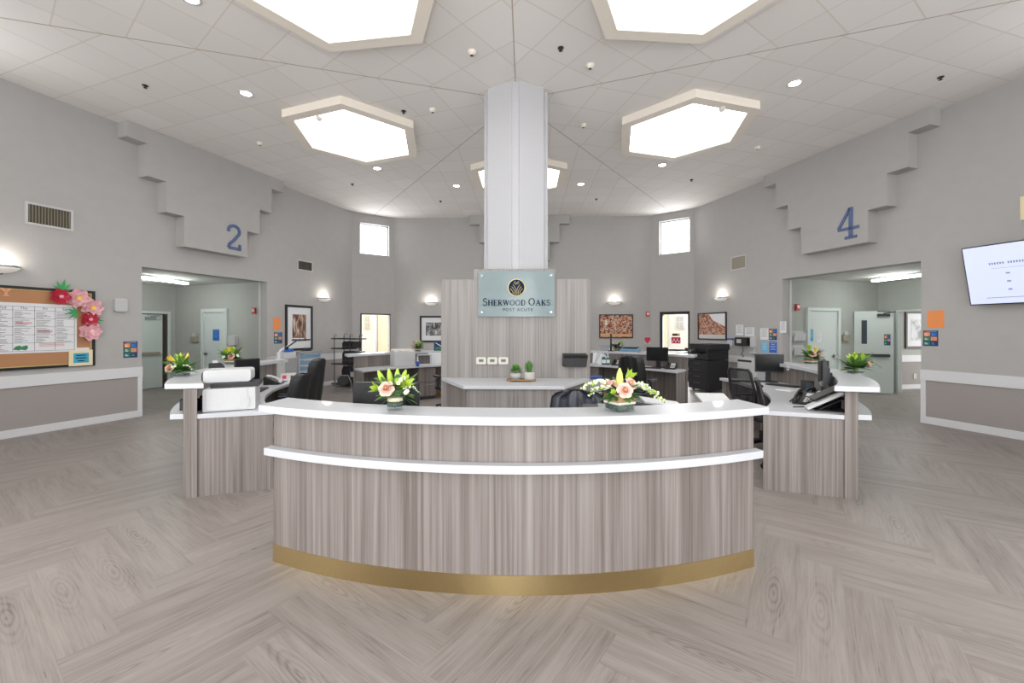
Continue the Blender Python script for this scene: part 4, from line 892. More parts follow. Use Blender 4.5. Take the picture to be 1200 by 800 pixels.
# ------------------------------------------------------------------ curved desks
def phi_low(d=0): return lambda r: 26 - (r - 3.47) * 6.9 + d
def phi_top(d=0): return lambda r: 25.2 - (r - 4.0) * 8.3 + d
def desk(ang, name_label, front=False, e0=0, e1=0, ro=4.40, ri=4.0, t0=None, t1=None, k0=4.03, k1=4.155):
    """e0: end at positive angle side (local +x is clockwise), e1: the other"""
    l, r = frame(ang, 4.0); e = thing('reception_desk', name_label, 'desk', l, r, None); c = -4.0
    # arc() parametrises from local right (t=0) to left
    lo0, lo1 = phi_low(e0), phi_low(e1); tp0, tp1 = phi_top(e0 if t0 is None else t0), phi_top(e1 if t1 is None else t1)
    if front: lo0, lo1 = (lambda q: 24.1 - (q - 4.15) * 3), (lambda q: 22.6 - (q - 4.15) * 3); tp0, tp1 = (lambda q: 26.2 - (q - 3.9) * 4.0), (lambda q: 25.2 - (q - 3.9) * 5.5)
    b = MB(); b.use('laminate'); b.arc(c, k0, k1, lo0, lo1, .12 if front else .10, 1.035)
    if not front:
        b.arc(c, k0, k1, lo0, (lambda q: -(lo0(q) - .65)), 0, .1, 1); b.arc(c, k0, k1, (lambda q: -(lo1(q) - .65)), lo1, 0, .1, 1)
    b.build('front_panel', None, e, 0)
    b = MB(); b.use('gold' if front else 'gold_dark'); b.arc(c, k0 + .02, 4.16 if front else k1 - .035, (lambda q: lo0(q) - (0 if front else .7)), (lambda q: lo1(q) - (0 if front else .7)), 0, .12 if front else .10); b.build('kick_plate', None, e)
    b = MB(); b.use('counter'); b.arc(c, k1 + .001, 4.225 if front else k1 + .10, (lambda q: lo0(q) + (.25 if front else -.2)), (lambda q: lo1(q) + (.25 if front else -.2)), .752, .802); b.build('ledge', None, e, .003)
    if front: tr = (3.92, 4.225)
    else: tr = (ri, ro)
    b = MB(); b.use('counter'); b.arc(c, tr[0], tr[1], tp0, tp1, 1.037, 1.088); b.build('transaction_top', None, e, .006)
    b = MB(); b.use('counter'); b.arc(c, 3.47, k0 - .002, lo0, lo1, .75, .792); b.build('worktop', None, e, .004)
    for sg, lo, nm in ((1, lo0, 'a'), (-1, lo1, 'b')):
        b = MB(); b.use('laminate')
        f0 = (lambda q, lo=lo: lo(q) - .25) if sg > 0 else (lambda q, lo=lo: -(lo(q) - .75)); f1 = (lambda q, lo=lo: -(lo(q) - .75)) if sg > 0 else (lambda q, lo=lo: lo(q) - .25)
        b.arc(c, 3.50, k0 - .001, f0, f1, 0, .748, 1); b.build('end_panel', None, e)
    return e, c
dF, _ = desk(270, 'large curved front reception desk with a gold kick plate and white tops', True)
dL, _ = desk(198, 'curved desk facing the wall with the notice board, carrying a white printer', e0=3.3, t0=.3, k0=4.09, k1=4.19, ro=4.33, ri=4.04)
dR, _ = desk(342, 'curved desk facing the wall with the television, carrying telephones', k0=4.12, k1=4.215, ro=4.37, ri=4.06)
dBL, _ = desk(126, 'curved desk at the back with the big white printer, before the narrow doorway', e0=1.5, e1=1.5)
dBR, _ = desk(54, 'curved desk at the back with green bottles, before the black glass door', e0=1.5, e1=1.5)
mat('dark_wood', (56, 46, 42), .6)
def polar(a, r, z=0): return Vector((r * math.cos(R_(a)), r * math.sin(R_(a)), z))
# drawer pedestals under the tops
def pedestal(a, label, wd=.42, r0=3.54, n=2, parent=None):
    p = polar(a, r0 + .22); e = thing('drawer_pedestal', label, 'drawer unit', p, R_(a - 90))
    box('pedestal_body', 'laminate', e, -wd / 2, wd / 2, -.20, .22, .07, .74); box('plinth', 'dark_grey', e, -wd / 2 + .02, wd / 2 - .02, -.17, .2, 0, .07)
    hh = (.66 / n)
    for k in range(n):
        d = box('drawer', 'laminate', e, -wd / 2 + .006, wd / 2 - .006, -.222, -.20, .08 + k * hh, .08 + (k + 1) * hh - .008, .002)
        b = MB(); b.use('steel'); z = .08 + (k + 1) * hh - .07; b.tube([(-.09, -.222, z), (-.09, -.25, z), (.09, -.25, z), (.09, -.222, z)], .007); b.build('handle', None, d)
pedestal(126.6, 'wood drawer unit under the back desk top, below the blue bottle'); pedestal(62, 'wood drawer unit under the back desk top, below the green bottles', n=3)

# dark knee-space backs
#PART5
# ------------------------------------------------------------------ flowers
def rose(parent, c, R, m='pink_rose', m2='peach', tilt=(0, -1, .5), name='rose', seed=0):
    d = Vector(tilt).normalized(); q = Vector((0, 0, 1)).rotation_difference(d).to_matrix().to_4x4(); b = MB(); r = random.Random(seed); b.use(m)
    b.M = Matrix.Translation(c) @ q
    for ring, (rad, k, h, op) in enumerate(((1.0, 6, .30, 1.0), (.80, 6, .42, .75), (.60, 5, .52, .5), (.40, 4, .58, .3))):
        for i in range(k):
            a = 2 * math.pi * (i + ring * .43) / k + r.uniform(-.12, .12)
            def fn(u, v, a=a, rad=rad, h=h, op=op):
                t = (u - .5) * 2; w = .62 * rad * math.sin(math.pi * (.18 + .7 * v)) ; ang = a + t * w / max(.35, rad) * .9
                rr = R * rad * (.25 + .75 * (1 - (1 - v) ** 2) * (1 - .06 * t * t)); z = R * h * (v ** .8) * (1.25 - .35 * op * v) + (0 if v < .8 else -R * .06 * op)
                return (rr * math.cos(ang), rr * math.sin(ang), z)
            b.surf(fn, 5, 5)
    b.use(m2); b.ball((0, 0, R * .42), R * .11, R * .11, R * .14, 10, 8)
    for i in range(3): b.lathe([(R * (.2 + .06 * i), R * .3), (R * (.22 + .06 * i), R * (.62 - .02 * i))], 14, a0=i * 120, a1=i * 120 + 260)
    return b.build(name, None, parent)
def lily(parent, c, L, d, m='lime', m2='yellow', n=6, name='lily_bloom', op=.55):
    b = MB(); b.use(m); D = Vector(d).normalized(); q = Vector((0, 0, 1)).rotation_difference(D).to_matrix().to_4x4(); b.M = Matrix.Translation(c) @ q
    for i in range(n):
        a = 2 * math.pi * i / n
        def fn(u, v, a=a):
            t = (u - .5) * 2; w = L * .24 * math.sin(math.pi * min(1, .1 + .88 * v)); rr = L * (.06 + op * v * v * .8); z = L * v * (1 - .15 * op * v)
            return (rr * math.cos(a) - t * w * math.sin(a), rr * math.sin(a) + t * w * math.cos(a), z - abs(t) * w * .3)
        b.surf(fn, 2, 6)
    b.use(m2); b.cyl((0, 0, 0), (0, 0, L * .7), L * .02, L * .035, 6); return b.build(name, None, parent)
def bud(parent, c, L, d, m='lily_green', name='lily_bud'):
    b = MB(); b.use(m); D = Vector(d).normalized(); q = Vector((0, 0, 1)).rotation_difference(D).to_matrix().to_4x4(); b.M = Matrix.Translation(c) @ q
    b.lathe([(L * .04, 0), (L * .12, L * .2), (L * .16, L * .45), (L * .12, L * .75), (L * .04, L * .97), (0, L)], 8); return b.build(name, None, parent)
def spray(parent, p0, p1, m='petal_white', m2='lime', n=14, s=.011, name='flower_spray'):
    b = MB(); p0, p1 = Vector(p0), Vector(p1); r = random.Random(int(p0.x * 1000)); b.use('leaf'); pts = []
    for i in range(8): t = i / 7; pts.append(p0.lerp(p1, t) + Vector((0, 0, .04 * math.sin(math.pi * t))))
    b.tube(pts, .0025, 5)
    for i in range(n):
        t = .25 + .75 * i / n; c = p0.lerp(p1, t) + Vector((0, 0, .04 * math.sin(math.pi * t))); b.use(m if i % 3 or t < .5 else m2)
        for k in range(2): o_ = Vector((r.uniform(-1, 1), r.uniform(-1, 1), r.uniform(-.6, 1))) * s * 1.3; b.ball(c + o_, s * (1.15 - .6 * t), n=7, m=5)
    return b.build(name, None, parent)
def foliage(parent, c, R, n, hz, m='leaf', seed=0, w=.02, low=-.2, name='foliage', up=.9, sx=1):
    b = MB(); b.use(m); r = random.Random(seed)
    for i in range(n):
        a = r.uniform(0, 6.283); el = r.uniform(low, up); L = R * r.uniform(.65, 1.05); d = Vector((math.cos(a) * sx, math.sin(a) * .8, el)); 
        b.leaf(Vector(c) + d * .02, Vector(c) + Vector((d.x * L, d.y * L, max(-hz, el * L * .9))), w * r.uniform(.7, 1.2), r.uniform(.0, .3), 5)
    return b.build(name, None, parent)
def white_bits(parent, cs, s=.012):
    b = MB(); b.use('petal_white')
    for c in cs:
        for k in range(6): a = k * 1.047; b.ball((c[0] + s * .8 * math.cos(a), c[1] - .004, c[2] + s * .8 * math.sin(a)), s * .6, s * .4, s * .6, 7, 5)
    return b.build('white_blossoms', None, parent)
def vase_round(e, r=.053, h=.135):
    b = MB(); b.use('vase_glass'); b.lathe([(0, .004), (r * .96, .0), (r, .01), (r, h), (r * .93, h), (r * .93, .012), (0, .01)], 28); b.build('glass_vase', None, e)
    b = MB(); b.use('soil_dark'); b.lathe([(0, .022), (r * .9, .022), (r * .9, .055), (0, .055)], 20); b.build('moss_filling', None, e)
    b = MB(); b.use('cream'); b.lathe([(0, .056), (r * .9, .056), (r * .9, .078), (0, .078)], 20); b.build('pale_band', None, e)
def vase_cube(e, s=.06, h=.09, band=True, rot=.0, dark='soil_dark'):
    b = MB(); b.use('vase_glass'); b.tr(rz=rot); b.bb(-s, s, -s, s, 0, .006)
    for q in range(4): b.tr(rz=rot + q * math.pi / 2); b.bb(-s, s, -s, -s + .004, .006, h)
    b.build('glass_vase', None, e)
    b = MB(); b.use(dark); b.tr(rz=rot); s2 = s - .006; b.bb(-s2, s2, -s2, s2, .01, h * .38); b.build('moss_filling', None, e)
    if band:
        b = MB(); b.use('burlap'); b.tr(rz=rot); b.bb(-s - .001, s + .001, -s - .001, s + .001, h * .52, h * .97); b.use('offwhite'); b.bb(-s - .002, s + .002, -s - .002, s + .002, h * .42, h * .54); b.build('burlap_band', None, e)
ZT = 1.088
def arrangement(px_, py_, label):
    p = at(px_, py_, ZT); return thing('flower_arrangement', label, 'flowers', p, 0)
# 1: round vase on the front desk
e = arrangement(463, 479.5, 'flower arrangement in a round glass vase with one pink rose on the front desk')
vase_round(e); foliage(e, (0, 0, .13), .15, 54, .03, 'leaf', 2, .028, -.35, up=.9); foliage(e, (.02, 0, .1), .13, 18, .06, 'leaf', 4, .008, -.75, 'fern_leaves', .25)
foliage(e, (0, .03, .15), .14, 8, 0, 'leaf_blue', 6, .026, .25, 'round_leaves', .9)
rose(e, (-.03, -.07, .14), .054, seed=1)
for k, (dx, dz, tx) in enumerate(((-.09, .16, -.45), (-.03, .19, -.12), (.035, .2, .05), (.07, .17, .35))): bud(e, (dx * .55, -.02, .14), .13, (tx, -.1, 1), 'lime')
lily(e, (.06, -.04, .15), .09, (.55, -.4, .55)); lily(e, (-.08, -.03, .13), .08, (-.8, -.3, .3)); white_bits(e, [(.06, -.07, .20), (.045, -.07, .18), (.075, -.06, .21), (.09, -.07, .12), (.10, -.07, .13)], .011)
spray(e, (.04, -.04, .12), (.19, -.08, .11), s=.007, n=10, m2='leaf_blue')
# 2: cube vase, three roses, long sprays
e = arrangement(726, 480.5, 'wide arrangement of pink roses and white sprays in a burlap wrapped vase, front desk')
vase_cube(e, .068, .112, rot=.5); foliage(e, (0, 0, .115), .17, 48, .02, 'leaf_dark', 12, .02, -.25, up=.7); foliage(e, (0, 0, .11), .15, 18, .04, 'leaf', 13, .026, -.3, 'broad_leaves', .3)
rose(e, (.012, -.08, .135), .053, seed=2); rose(e, (.065, -.02, .17), .045, seed=3, tilt=(.5, -.6, .6)); rose(e, (-.085, -.01, .16), .042, seed=4, tilt=(-.4, -.6, .6)); rose(e, (-.045, -.01, .165), .034, seed=5, tilt=(-.1, -.6, .6))
bud(e, (-.005, -.02, .12), .155, (0, -.05, 1), 'lily_green'); lily(e, (.05, .02, .19), .08, (.5, .1, .7), 'lime'); lily(e, (-.05, -.07, .12), .04, (-.3, -.8, .4), 'lime')
spray(e, (-.05, -.02, .15), (-.25, -.03, .135), n=20, s=.011); spray(e, (-.03, -.04, .13), (-.21, -.06, .10), n=14, s=.009); spray(e, (.06, -.02, .15), (.28, -.02, .05), n=22, s=.012); spray(e, (.06, -.03, .14), (.2, -.06, .12), n=14, s=.01)
foliage(e, (-.03, .02, .16), .1, 8, 0, 'leaf_blue', 16, .01, .3, 'silver_leaves', 1)
def small_arr(px_, py_, label, seed, kind):
    e = arrangement(px_, py_, label); low = kind == 'low'
    if low: vase_cube(e, .062, .055, False, .2)
    else: vase_cube(e, .065, .085, True, .2)
    h = .06 if low else .09
    foliage(e, (0, 0, h), .20, 64, .0, 'leaf', seed, .024, -.1, up=1.1); foliage(e, (0, 0, h), .17, 12, .0, 'leaf_dark', seed + 1, .03, 0, 'broad_leaves', .6)
    return e, h
e, h = small_arr(213, 440, 'low flower arrangement with yellow lilies and a pink rose beside the boxy printer', 21, 'low')
rose(e, (-.07, -.07, h + .03), .055, seed=6); lily(e, (-.09, 0, h + .11), .08, (-.6, -.3, .5), 'yellow'); lily(e, (.0, -.02, h + .1), .1, (.1, -.2, .9)); lily(e, (.03, -.05, h + .07), .09, (.2, -.7, .5)); bud(e, (.05, 0, h + .08), .12, (.2, 0, 1), 'yellow'); spray(e, (.03, -.05, h + .04), (.2, -.08, h + .0), n=8, s=.008); white_bits(e, [(-.0, -.12, h + .05), (.03, -.12, h + .06)])
e, h = small_arr(271, 426.5, 'flower arrangement with pink rose and white blossoms behind the boxy printer', 31, 'band')
rose(e, (.05, -.06, h + .03), .055, seed=7); lily(e, (-.06, 0, h + .06), .1, (-.4, -.2, .7)); lily(e, (.02, 0, h + .08), .1, (.2, -.1, .9)); lily(e, (-.03, 0, h + .1), .08, (0, 0, 1), 'yellow'); white_bits(e, [(-.05, -.1, h + .02), (-.035, -.1, h + .03), (.14, -.06, h + .05), (.15, -.06, h + .04)], .014)
e, h = small_arr(1003, 437, 'low flower arrangement with lime lilies and one peach rose near the telephones', 41, 'low')
rose(e, (.085, -.06, h + .05), .058, seed=8, m='pink_rose', tilt=(.6, -.5, .4)); lily(e, (-.03, -.03, h + .06), .1, (-.2, -.5, .7)); lily(e, (-.06, -.03, h + .09), .09, (-.5, -.2, .7)); lily(e, (.06, 0, h + .1), .09, (.3, 0, .9)); lily(e, (-.01, 0, h + .12), .08, (0, -.1, 1)); spray(e, (.08, -.03, h + .05), (.26, -.05, h + .0), n=8, s=.006, m='leaf')
e, h = small_arr(951, 426.5, 'flower arrangement with two peach blooms in a banded vase near the telephones', 51, 'band')
rose(e, (-.03, -.06, h + .06), .06, seed=9, m='pink_rose', tilt=(-.2, -.6, .6)); rose(e, (.07, -.05, h + .06), .058, seed=10, m='pink_rose', tilt=(.4, -.5, .6)); lily(e, (-.03, 0, h + .12), .09, (-.1, 0, 1)); lily(e, (.05, 0, h + .1), .08, (.3, 0, 1), 'yellow'); spray(e, (.05, -.02, h + .03), (.2, -.02, h - .04), n=6, s=.007, m='leaf')
e, h = small_arr(490, 411.5, 'flower arrangement with a pink rose on the ledge behind the big white printer', 61, 'band')
rose(e, (-.07, -.06, h + .06), .05, seed=11); lily(e, (.05, -.02, h + .08), .09, (.2, -.2, .9)); lily(e, (-.02, 0, h + .1), .08, (-.1, 0, 1), 'yellow'); white_bits(e, [(.02, -.08, h + .05)])
e, h = small_arr(724, 411, 'flower arrangement with a pink rose and yellow blooms on the ledge above the green bottles', 71, 'band')
rose(e, (0, -.07, h + .05), .055, seed=12, m2='orange'); lily(e, (-.09, 0, h + .05), .08, (-.5, -.2, .6), 'yellow'); lily(e, (.08, 0, h + .08), .09, (.4, 0, .8), 'lime'); white_bits(e, [(.06, -.08, h + .05), (-.04, -.08, h + .07)])

# ------------------------------------------------------------------ office things
def monitor(p, rz, label, w=.5, h=.3, zb=.0, lift=.12, name='computer_monitor', arm=False, tilt=0):
    e = thing(name, label, 'monitor', p, rz)
    b = MB(); b.use('black'); b.tr(z=lift, rx=tilt); b.rbox(-w / 2, w / 2, -.03, 0, 0, h, .01); b.prism_x([(0, .03), (.03, .06), (.03, h - .08), (0, h - .04)], -w * .32, w * .32); b.build('casing', None, e, .003)
    b = MB(); b.use('screen'); b.tr(z=lift, rx=tilt); b.bb(-w / 2 + .012, w / 2 - .012, -.032, -.03, .018, h - .012); b.build('screen', None, e)
    b = MB(); b.use('black_soft'); b.prism_x([(.02, .01), (.08, .01), (.055, lift + .16), (.025, lift + .16)], -.035, .035); b.build('stand_neck', None, e)
    b = MB(); b.use('black'); b.rslab(-.12, .12, -.07, .13, 0, .012, .03); b.build('stand_base', None, e)
    return e
def keyboard(p, rz, label, m='black_soft', w=.42):
    e = thing('keyboard', label, 'keyboard', p, rz); box('key_tray', m, e, -w / 2, w / 2, -.075, .075, 0, .016, .004); b = MB(); b.use('dark_grey' if m != 'white' else 'light_grey')
    for i in range(14):
        for j in range(5): x = -w / 2 + .015 + i * (w - .03) / 14; y = -.063 + j * .026; b.bb(x, x + (w - .03) / 14 - .004, y, y + .021, .016, .021)
    b.build('keys', None, e); return e
def mouse(p, rz, label, m='black'):
    e = thing('computer_mouse', label, 'mouse', p, rz); b = MB(); b.use(m); b.ball((0, 0, .008), .03, .052, .026, 14, 8); b.build('mouse_body', None, e); b = MB(); b.use('dark_grey'); b.cyl((-.004, -.03, .03), (.004, -.03, .03), .008, n=10); b.build('scroll_wheel', None, e)
def telephone(p, rz, label, slab='black', hs='black'):
    e = thing('desk_telephone', label, 'telephone', p, rz)
    b = MB(); b.use('black'); b.prism_x([(-.1, 0), (.11, 0), (.11, .11), (.09, .125), (-.1, .03)], -.1, .11); b.build('phone_body', None, e, .006)
    b = MB(); b.use('light_grey'); b.M = Matrix.Rotation(R_(26.5), 4, 'X'); b.bb(.0, .09, .045, .1, .0855, .0875) if 0 else b.bb(-.0, .09, .045, .1, .07, .076)
    for i in range(3):
        for j in range(4): b.bb(.005 + i * .03, .027 + i * .03, -.07 + j * .025, -.052 + j * .025, .066, .0725)
    b.build('keypad_and_display', None, e)
    b = MB(); b.use(hs); b.M = Matrix.Rotation(R_(26), 4, 'X'); b.tube([(-.065, -.085, .1), (-.065, -.03, .115), (-.065, .04, .115), (-.065, .1, .1)], .016); b.ball((-.065, -.085, .092), .026, .03, .022); b.ball((-.065, .1, .092), .026, .03, .022); b.build('handset', None, e)
    b = MB(); b.use('black'); b.tube([(-.09, -.08, .06)] + [(-.13 - .01 * math.sin(i), -.06 + i * .02, .012 + .006 * math.cos(i * 2)) for i in range(8)], .005, 6); b.build('coiled_cord', None, e)
    return e
def printer_big(p, rz, label, w=.44, d=.42, h=.33):
    e = thing('laser_printer', label, 'printer', p, rz)
    b = MB(); b.use('white'); b.rbox(-w / 2, w / 2, -d / 2, d / 2, .0, h - .02, .02); b.build('printer_body', None, e, .006)
    b = MB(); b.use('offwhite'); b.prism_x([(-d / 2 + .02, h - .02), (d / 2, h - .02), (d / 2 - .02, h + .03), (.0, h + .02)], -w / 2 + .01, w / 2 - .01); b.build('output_cover', None, e, .004)
    box('paper_drawer', 'white', e, -w / 2 + .02, w / 2 - .02, -d / 2 - .012, -d / 2, .02, .12, .003); b = MB(); b.use('light_grey'); b.cyl((.02, -d / 2 - .004, h * .72), (.02, -d / 2, h * .72), .022); b.build('round_badge', None, e)
    box('front_door', 'white', e, -w / 2 + .02, w / 2 - .02, -d / 2 - .008, -d / 2, .135, h - .05, .002); b = MB(); b.use('dark_grey'); b.bb(-.1, .1, -d / 2 + .04, -d / 2 + .16, h - .02, h - .012); b.build('paper_slot', None, e); box('stray_paper', 'paper', e, -.16, -.08, -d / 2 + .02, -d / 2 + .1, h - .012, h + .02)
def office_chair(p, rz, label, kind='leather', top=1.12, w=.5, seat=.47, arms=True):
    e = thing('office_chair', label, 'chair', p, rz)     # the sitter faces -Y, the back is at +Y
    m = 'leather' if kind == 'leather' else 'mesh_black'
    b = MB(); b.use('leather' if kind == 'leather' else 'black_soft'); b.rslab(-w / 2, w / 2, -.26, .22, seat - .07, seat, .09, 6); b.build('seat', None, e, .025)
    b = MB()
    if kind == 'leather':
        b.use('leather')
        def fn(u, v, s=1):
            t = (u - .5) * 2; vv = v * 1.0; ww = w / 2 * (.88 + .14 * math.sin(math.pi * vv)) * (1 if vv < .92 else max(.0, 1 - ((vv - .92) / .084) ** 3.0) ** .5)
            dd = .055 * (1 - abs(t) ** 3) + .012 * math.cos(t * 9)
            return (t * ww, .24 + .09 * vv + .06 * t * t * -1 + s * dd, seat - .02 + (top - seat + .02) * vv)
        b.surf(lambda u, v: fn(u, v, 1), 14, 14); b.surf(lambda u, v: fn(u, v, -1), 14, 14); bmesh.ops.remove_doubles(b.bm, verts=b.bm.verts[:], dist=.003)
        b.build('backrest', None, e)
        b = MB(); b.use('black'); b.surf(lambda u, v: tuple(Vector(fn(u, v * .97, 1)) + Vector((0, .012, 0))), 14, 14); b.build('back_shell', None, e)
    else:
        b.use('black'); prof = [(-w * .34, seat + .04), (-w * .44, seat + .3), (-w * .4, top - .04), (-w * .33, top), (w * .33, top), (w * .4, top - .04), (w * .44, seat + .3), (w * .34, seat + .04)]
        pth = [(x, .24 + .12 * (z - seat) / (top - seat), z) for x, z in prof]; b.tube(pth + [pth[0]], .018, 8); b.build('back_frame', None, e)
        b = MB(); b.use('mesh_sheer'); b.add([(q[0], q[1] + .004, q[2]) for q in pth] + [(q[0], q[1] - .004, q[2]) for q in pth], [tuple(range(8)), tuple(range(15, 7, -1))]); b.build('mesh_back', None, e)
        b = MB(); b.use('black_soft'); b.rbox(-.05, .05, .26, .30, seat - .04, seat + .25, .02); b.build('back_spine', None, e)
    if arms:
        for sx in (-1, 1):
            b = MB(); b.use('black' if kind != 'leather' else 'black'); x = sx * (w / 2 + .035); b.tube([(x - sx * .04, .05, seat - .03), (x, .05, seat + .02), (x, .08, seat + .2)], .016); b.use('leather'); b.rslab(x - .035, x + .035, -.14, .16, seat + .2, seat + .235, .03); b.build('armrest', None, e)
    b = MB(); b.use('steel'); b.cyl((0, 0, .1), (0, 0, seat - .07), .025); b.use('black'); b.cyl((0, 0, .1), (0, 0, .25), .035); b.build('gas_column', None, e)
    b = MB(); b.use('black')
    for k in range(5): a = R_(72 * k + 20); b.cyl((0, 0, .11), (.3 * math.cos(a), .3 * math.sin(a), .075), .028, .018, 8)
    b.build('star_base', None, e)
    for k in range(5):
        a = R_(72 * k + 20); b = MB(); b.use('black_soft'); c = (.3 * math.cos(a), .3 * math.sin(a)); b.cyl((c[0] - .02 * math.sin(a), c[1] + .02 * math.cos(a), .028), (c[0] + .02 * math.sin(a), c[1] - .02 * math.cos(a), .028), .028, n=12); b.cyl((c[0], c[1], .03), (c[0], c[1], .08), .01, n=6); b.build('caster', None, e)
    return e
ZW = .792
def facing(a): return R_(a - 90)     # local -Y looks to the centre
# front desk
monitor(atz(452, 3.12, ZW), R_(181), 'wide computer monitor seen from behind over the front desk, behind the round vase', .50, .32, lift=.095)
p = atz(683, 3.95); office_chair((p.x, p.y, 0), R_(176), 'dark leather office chair close behind the front desk, below the file holder', 'leather', 1.03, .52)
# fix-ups of the front desk set
for o_ in list(bpy.data.objects):
    if o_.name.startswith('office_chair'): o_.rotation_euler.z = R_(4); pz = atz(683, 3.62); o_.location = (pz.x, pz.y, 0)
def card(name, label, cat, p, rz, w, h, m, th=.004, lean=0, group=None):
    e = thing(name, label, cat, p, rz, group); b = MB(); b.use(m); b.M = Matrix.Rotation(lean, 4, 'X'); b.bb(-w / 2, w / 2, -th, 0, 0, h); b.build('panel', None, e); return e
e = thing('document_tray', 'dark letter tray holding grey papers behind the burlap wrapped vase', 'tray', atz(717, 3.12, ZW), R_(-8))
b = MB(); b.use('black_soft'); b.bb(-.24, .24, -.16, .16, .0, .012); b.bb(-.24, .24, -.16, .16, .1, .11); b.bb(-.24, .24, -.16, .16, .2, .21)
for sx in (-1, 1): b.bb(sx * .24 - .005, sx * .24 + .005, -.16, .16, 0, .235)
b.build('tray_rack', None, e)
b = MB(); b.use('dark_grey'); r = random.Random(4)
for i in range(5): q = r.uniform(-.02, .02); b.bb(-.2 + q, .2 + q, -.13, .13, .212 + i * .003, .2145 + i * .003)
b.use('grey'); b.bb(-.1, .16, -.12, .12, .228, .233); b.build('paper_stack', None, e)
e = thing('document_stand', 'white tilted document stand sticking up behind the front desk', 'stand', atz(834, 3.12, ZW), R_(-4))
b = MB(); b.use('white'); b.M = Matrix.Translation((0, 0, .285)) @ Matrix.Rotation(R_(14), 4, 'X'); b.bb(-.09, .12, -.10, .10, 0, .012); b.build('sloping_board', None, e)
b = MB(); b.use('black'); b.bb(-.15, .15, -.05, .05, 0, .01); b.bb(-.02, .02, -.015, .015, .01, .284); b.build('stand_foot', None, e)
e = thing('ring_binder', 'grey-blue ring binder tilted against the letter tray behind the front desk', 'binder', atz(768, 3.12, ZW), R_(-6))
b = MB(); b.use('dark_grey'); b.M = Matrix.Translation((0, 0, .245)) @ Matrix.Rotation(R_(7), 4, 'Y'); b.bb(-.17, .19, -.13, .13, 0, .02); b.build('cover', None, e); b = MB(); b.use('light_grey'); b.M = Matrix.Translation((0, 0, .266)) @ Matrix.Rotation(R_(7), 4, 'Y'); b.bb(-.1, .18, -.125, .12, 0, .012); b.build('papers', None, e)
b = MB(); b.use('black_soft'); b.bb(-.16, .14, -.1, .1, 0, .235); b.build('support_box', None, e)
e = thing('notebook', 'white notebook lying near the right end of the front desk lower top', 'notebook', polar(293, 3.7, ZW), R_(20)); box('cover', 'white', e, -.12, .12, -.08, .08, 0, .015); box('pages', 'paper', e, -.115, .115, -.075, .075, .015, .02)

# desk with the white printer
e = thing('multifunction_printer', 'boxy white multifunction printer with a dark gap under its lid', 'printer', atz(270, 4.18, ZW), R_(27))
w = .222
b = MB(); b.use('white'); b.rbox(-w, w, -.05, .33, .005, .225, .012); b.build('lower_body', None, e, .005)
box('side_door', 'white', e, -w + .03, w - .07, -.056, -.05, .02, .21, .002)
b = MB(); b.use('light_grey'); b.bb(w - .13, w - .05, -.059, -.056, .05, .13); b.bb(w * -.1, w * .35, -.06, -.056, .012, .02); b.build('vent_and_label', None, e)
box('dark_gap', 'black_soft', e, -w + .05, w + .02, .03, .36, .227, .268)
b = MB(); b.use('white'); b.rbox(-w - .03, w - .06, .12, .42, .27, .40, .03); b.build('scanner_lid', None, e, .005)
b = MB(); b.use('black'); b.cyl((-w - .05, .2, .33), (-w - .03, .2, .33), .045, n=16); b.build('hinge_cap', None, e)
telephone(atz(231, 4.25, ZW), R_(-160), 'black desk telephone squeezed between the desk post and the white multifunction printer')
monitor(atz(289, 5.25, ZW), R_(62), 'dark computer monitor behind the white multifunction printer', .30, .28, lift=.165)
e = thing('card_terminal', 'small black card terminal on the counter behind the white multifunction printer', 'terminal', atz(254, 5.58, ZT), R_(60))
b = MB(); b.use('black'); b.prism_x([(-.07, 0), (.07, 0), (.07, .06), (.04, .07), (-.07, .02)], -.07, .07); b.build('terminal_body', None, e, .005); box('slip', 'paper', e, -.03, .03, .045, .05, .05, .1)
e = thing('desk_calendar', 'black tent-shaped desk stand right of the dark monitor', 'stand', atz(288, 4.85, ZW), R_(20))
b = MB(); b.use('black_soft'); b.prism_y([(-.12, 0), (-.10, 0), (0, .2), (.10, 0), (.12, 0), (.01, .22), (-.01, .22)], -.09, .09); b.build('tent', None, e); box('base', 'black', e, -.13, .13, -.09, .09, 0, .008)
keyboard(atz(303, 5.55, ZW), R_(110), 'black keyboard beside the tent-shaped stand')
telephone(atz(321, 6.2, ZW), R_(100), 'white and black desk telephone at the far part of the desk under numeral 2', hs='white')
sh = thing('paper_stack', 'loose white and blue papers next to the white and black telephone', 'papers', atz(332, 6.55, ZW), R_(70)); box('sheets', 'paper', sh, -.15, .15, -.1, .1, 0, .01); box('blue_folder', 'blue', sh, -.2, -.02, -.12, .05, .01, .016)
e = thing('tissue_box', 'cream box with a dark red square behind the white and black telephone', 'box', atz(338, 6.7, ZW), R_(30)); b = MB(); b.use('offwhite'); b.rbox(-.11, .11, -.06, .06, 0, .11, .01); b.build('carton', None, e); box('red_square', 'crimson', e, -.085, -.03, -.062, -.06, .03, .085); box('second_label', 'dark_grey', e, .03, .07, -.062, -.06, .03, .08)
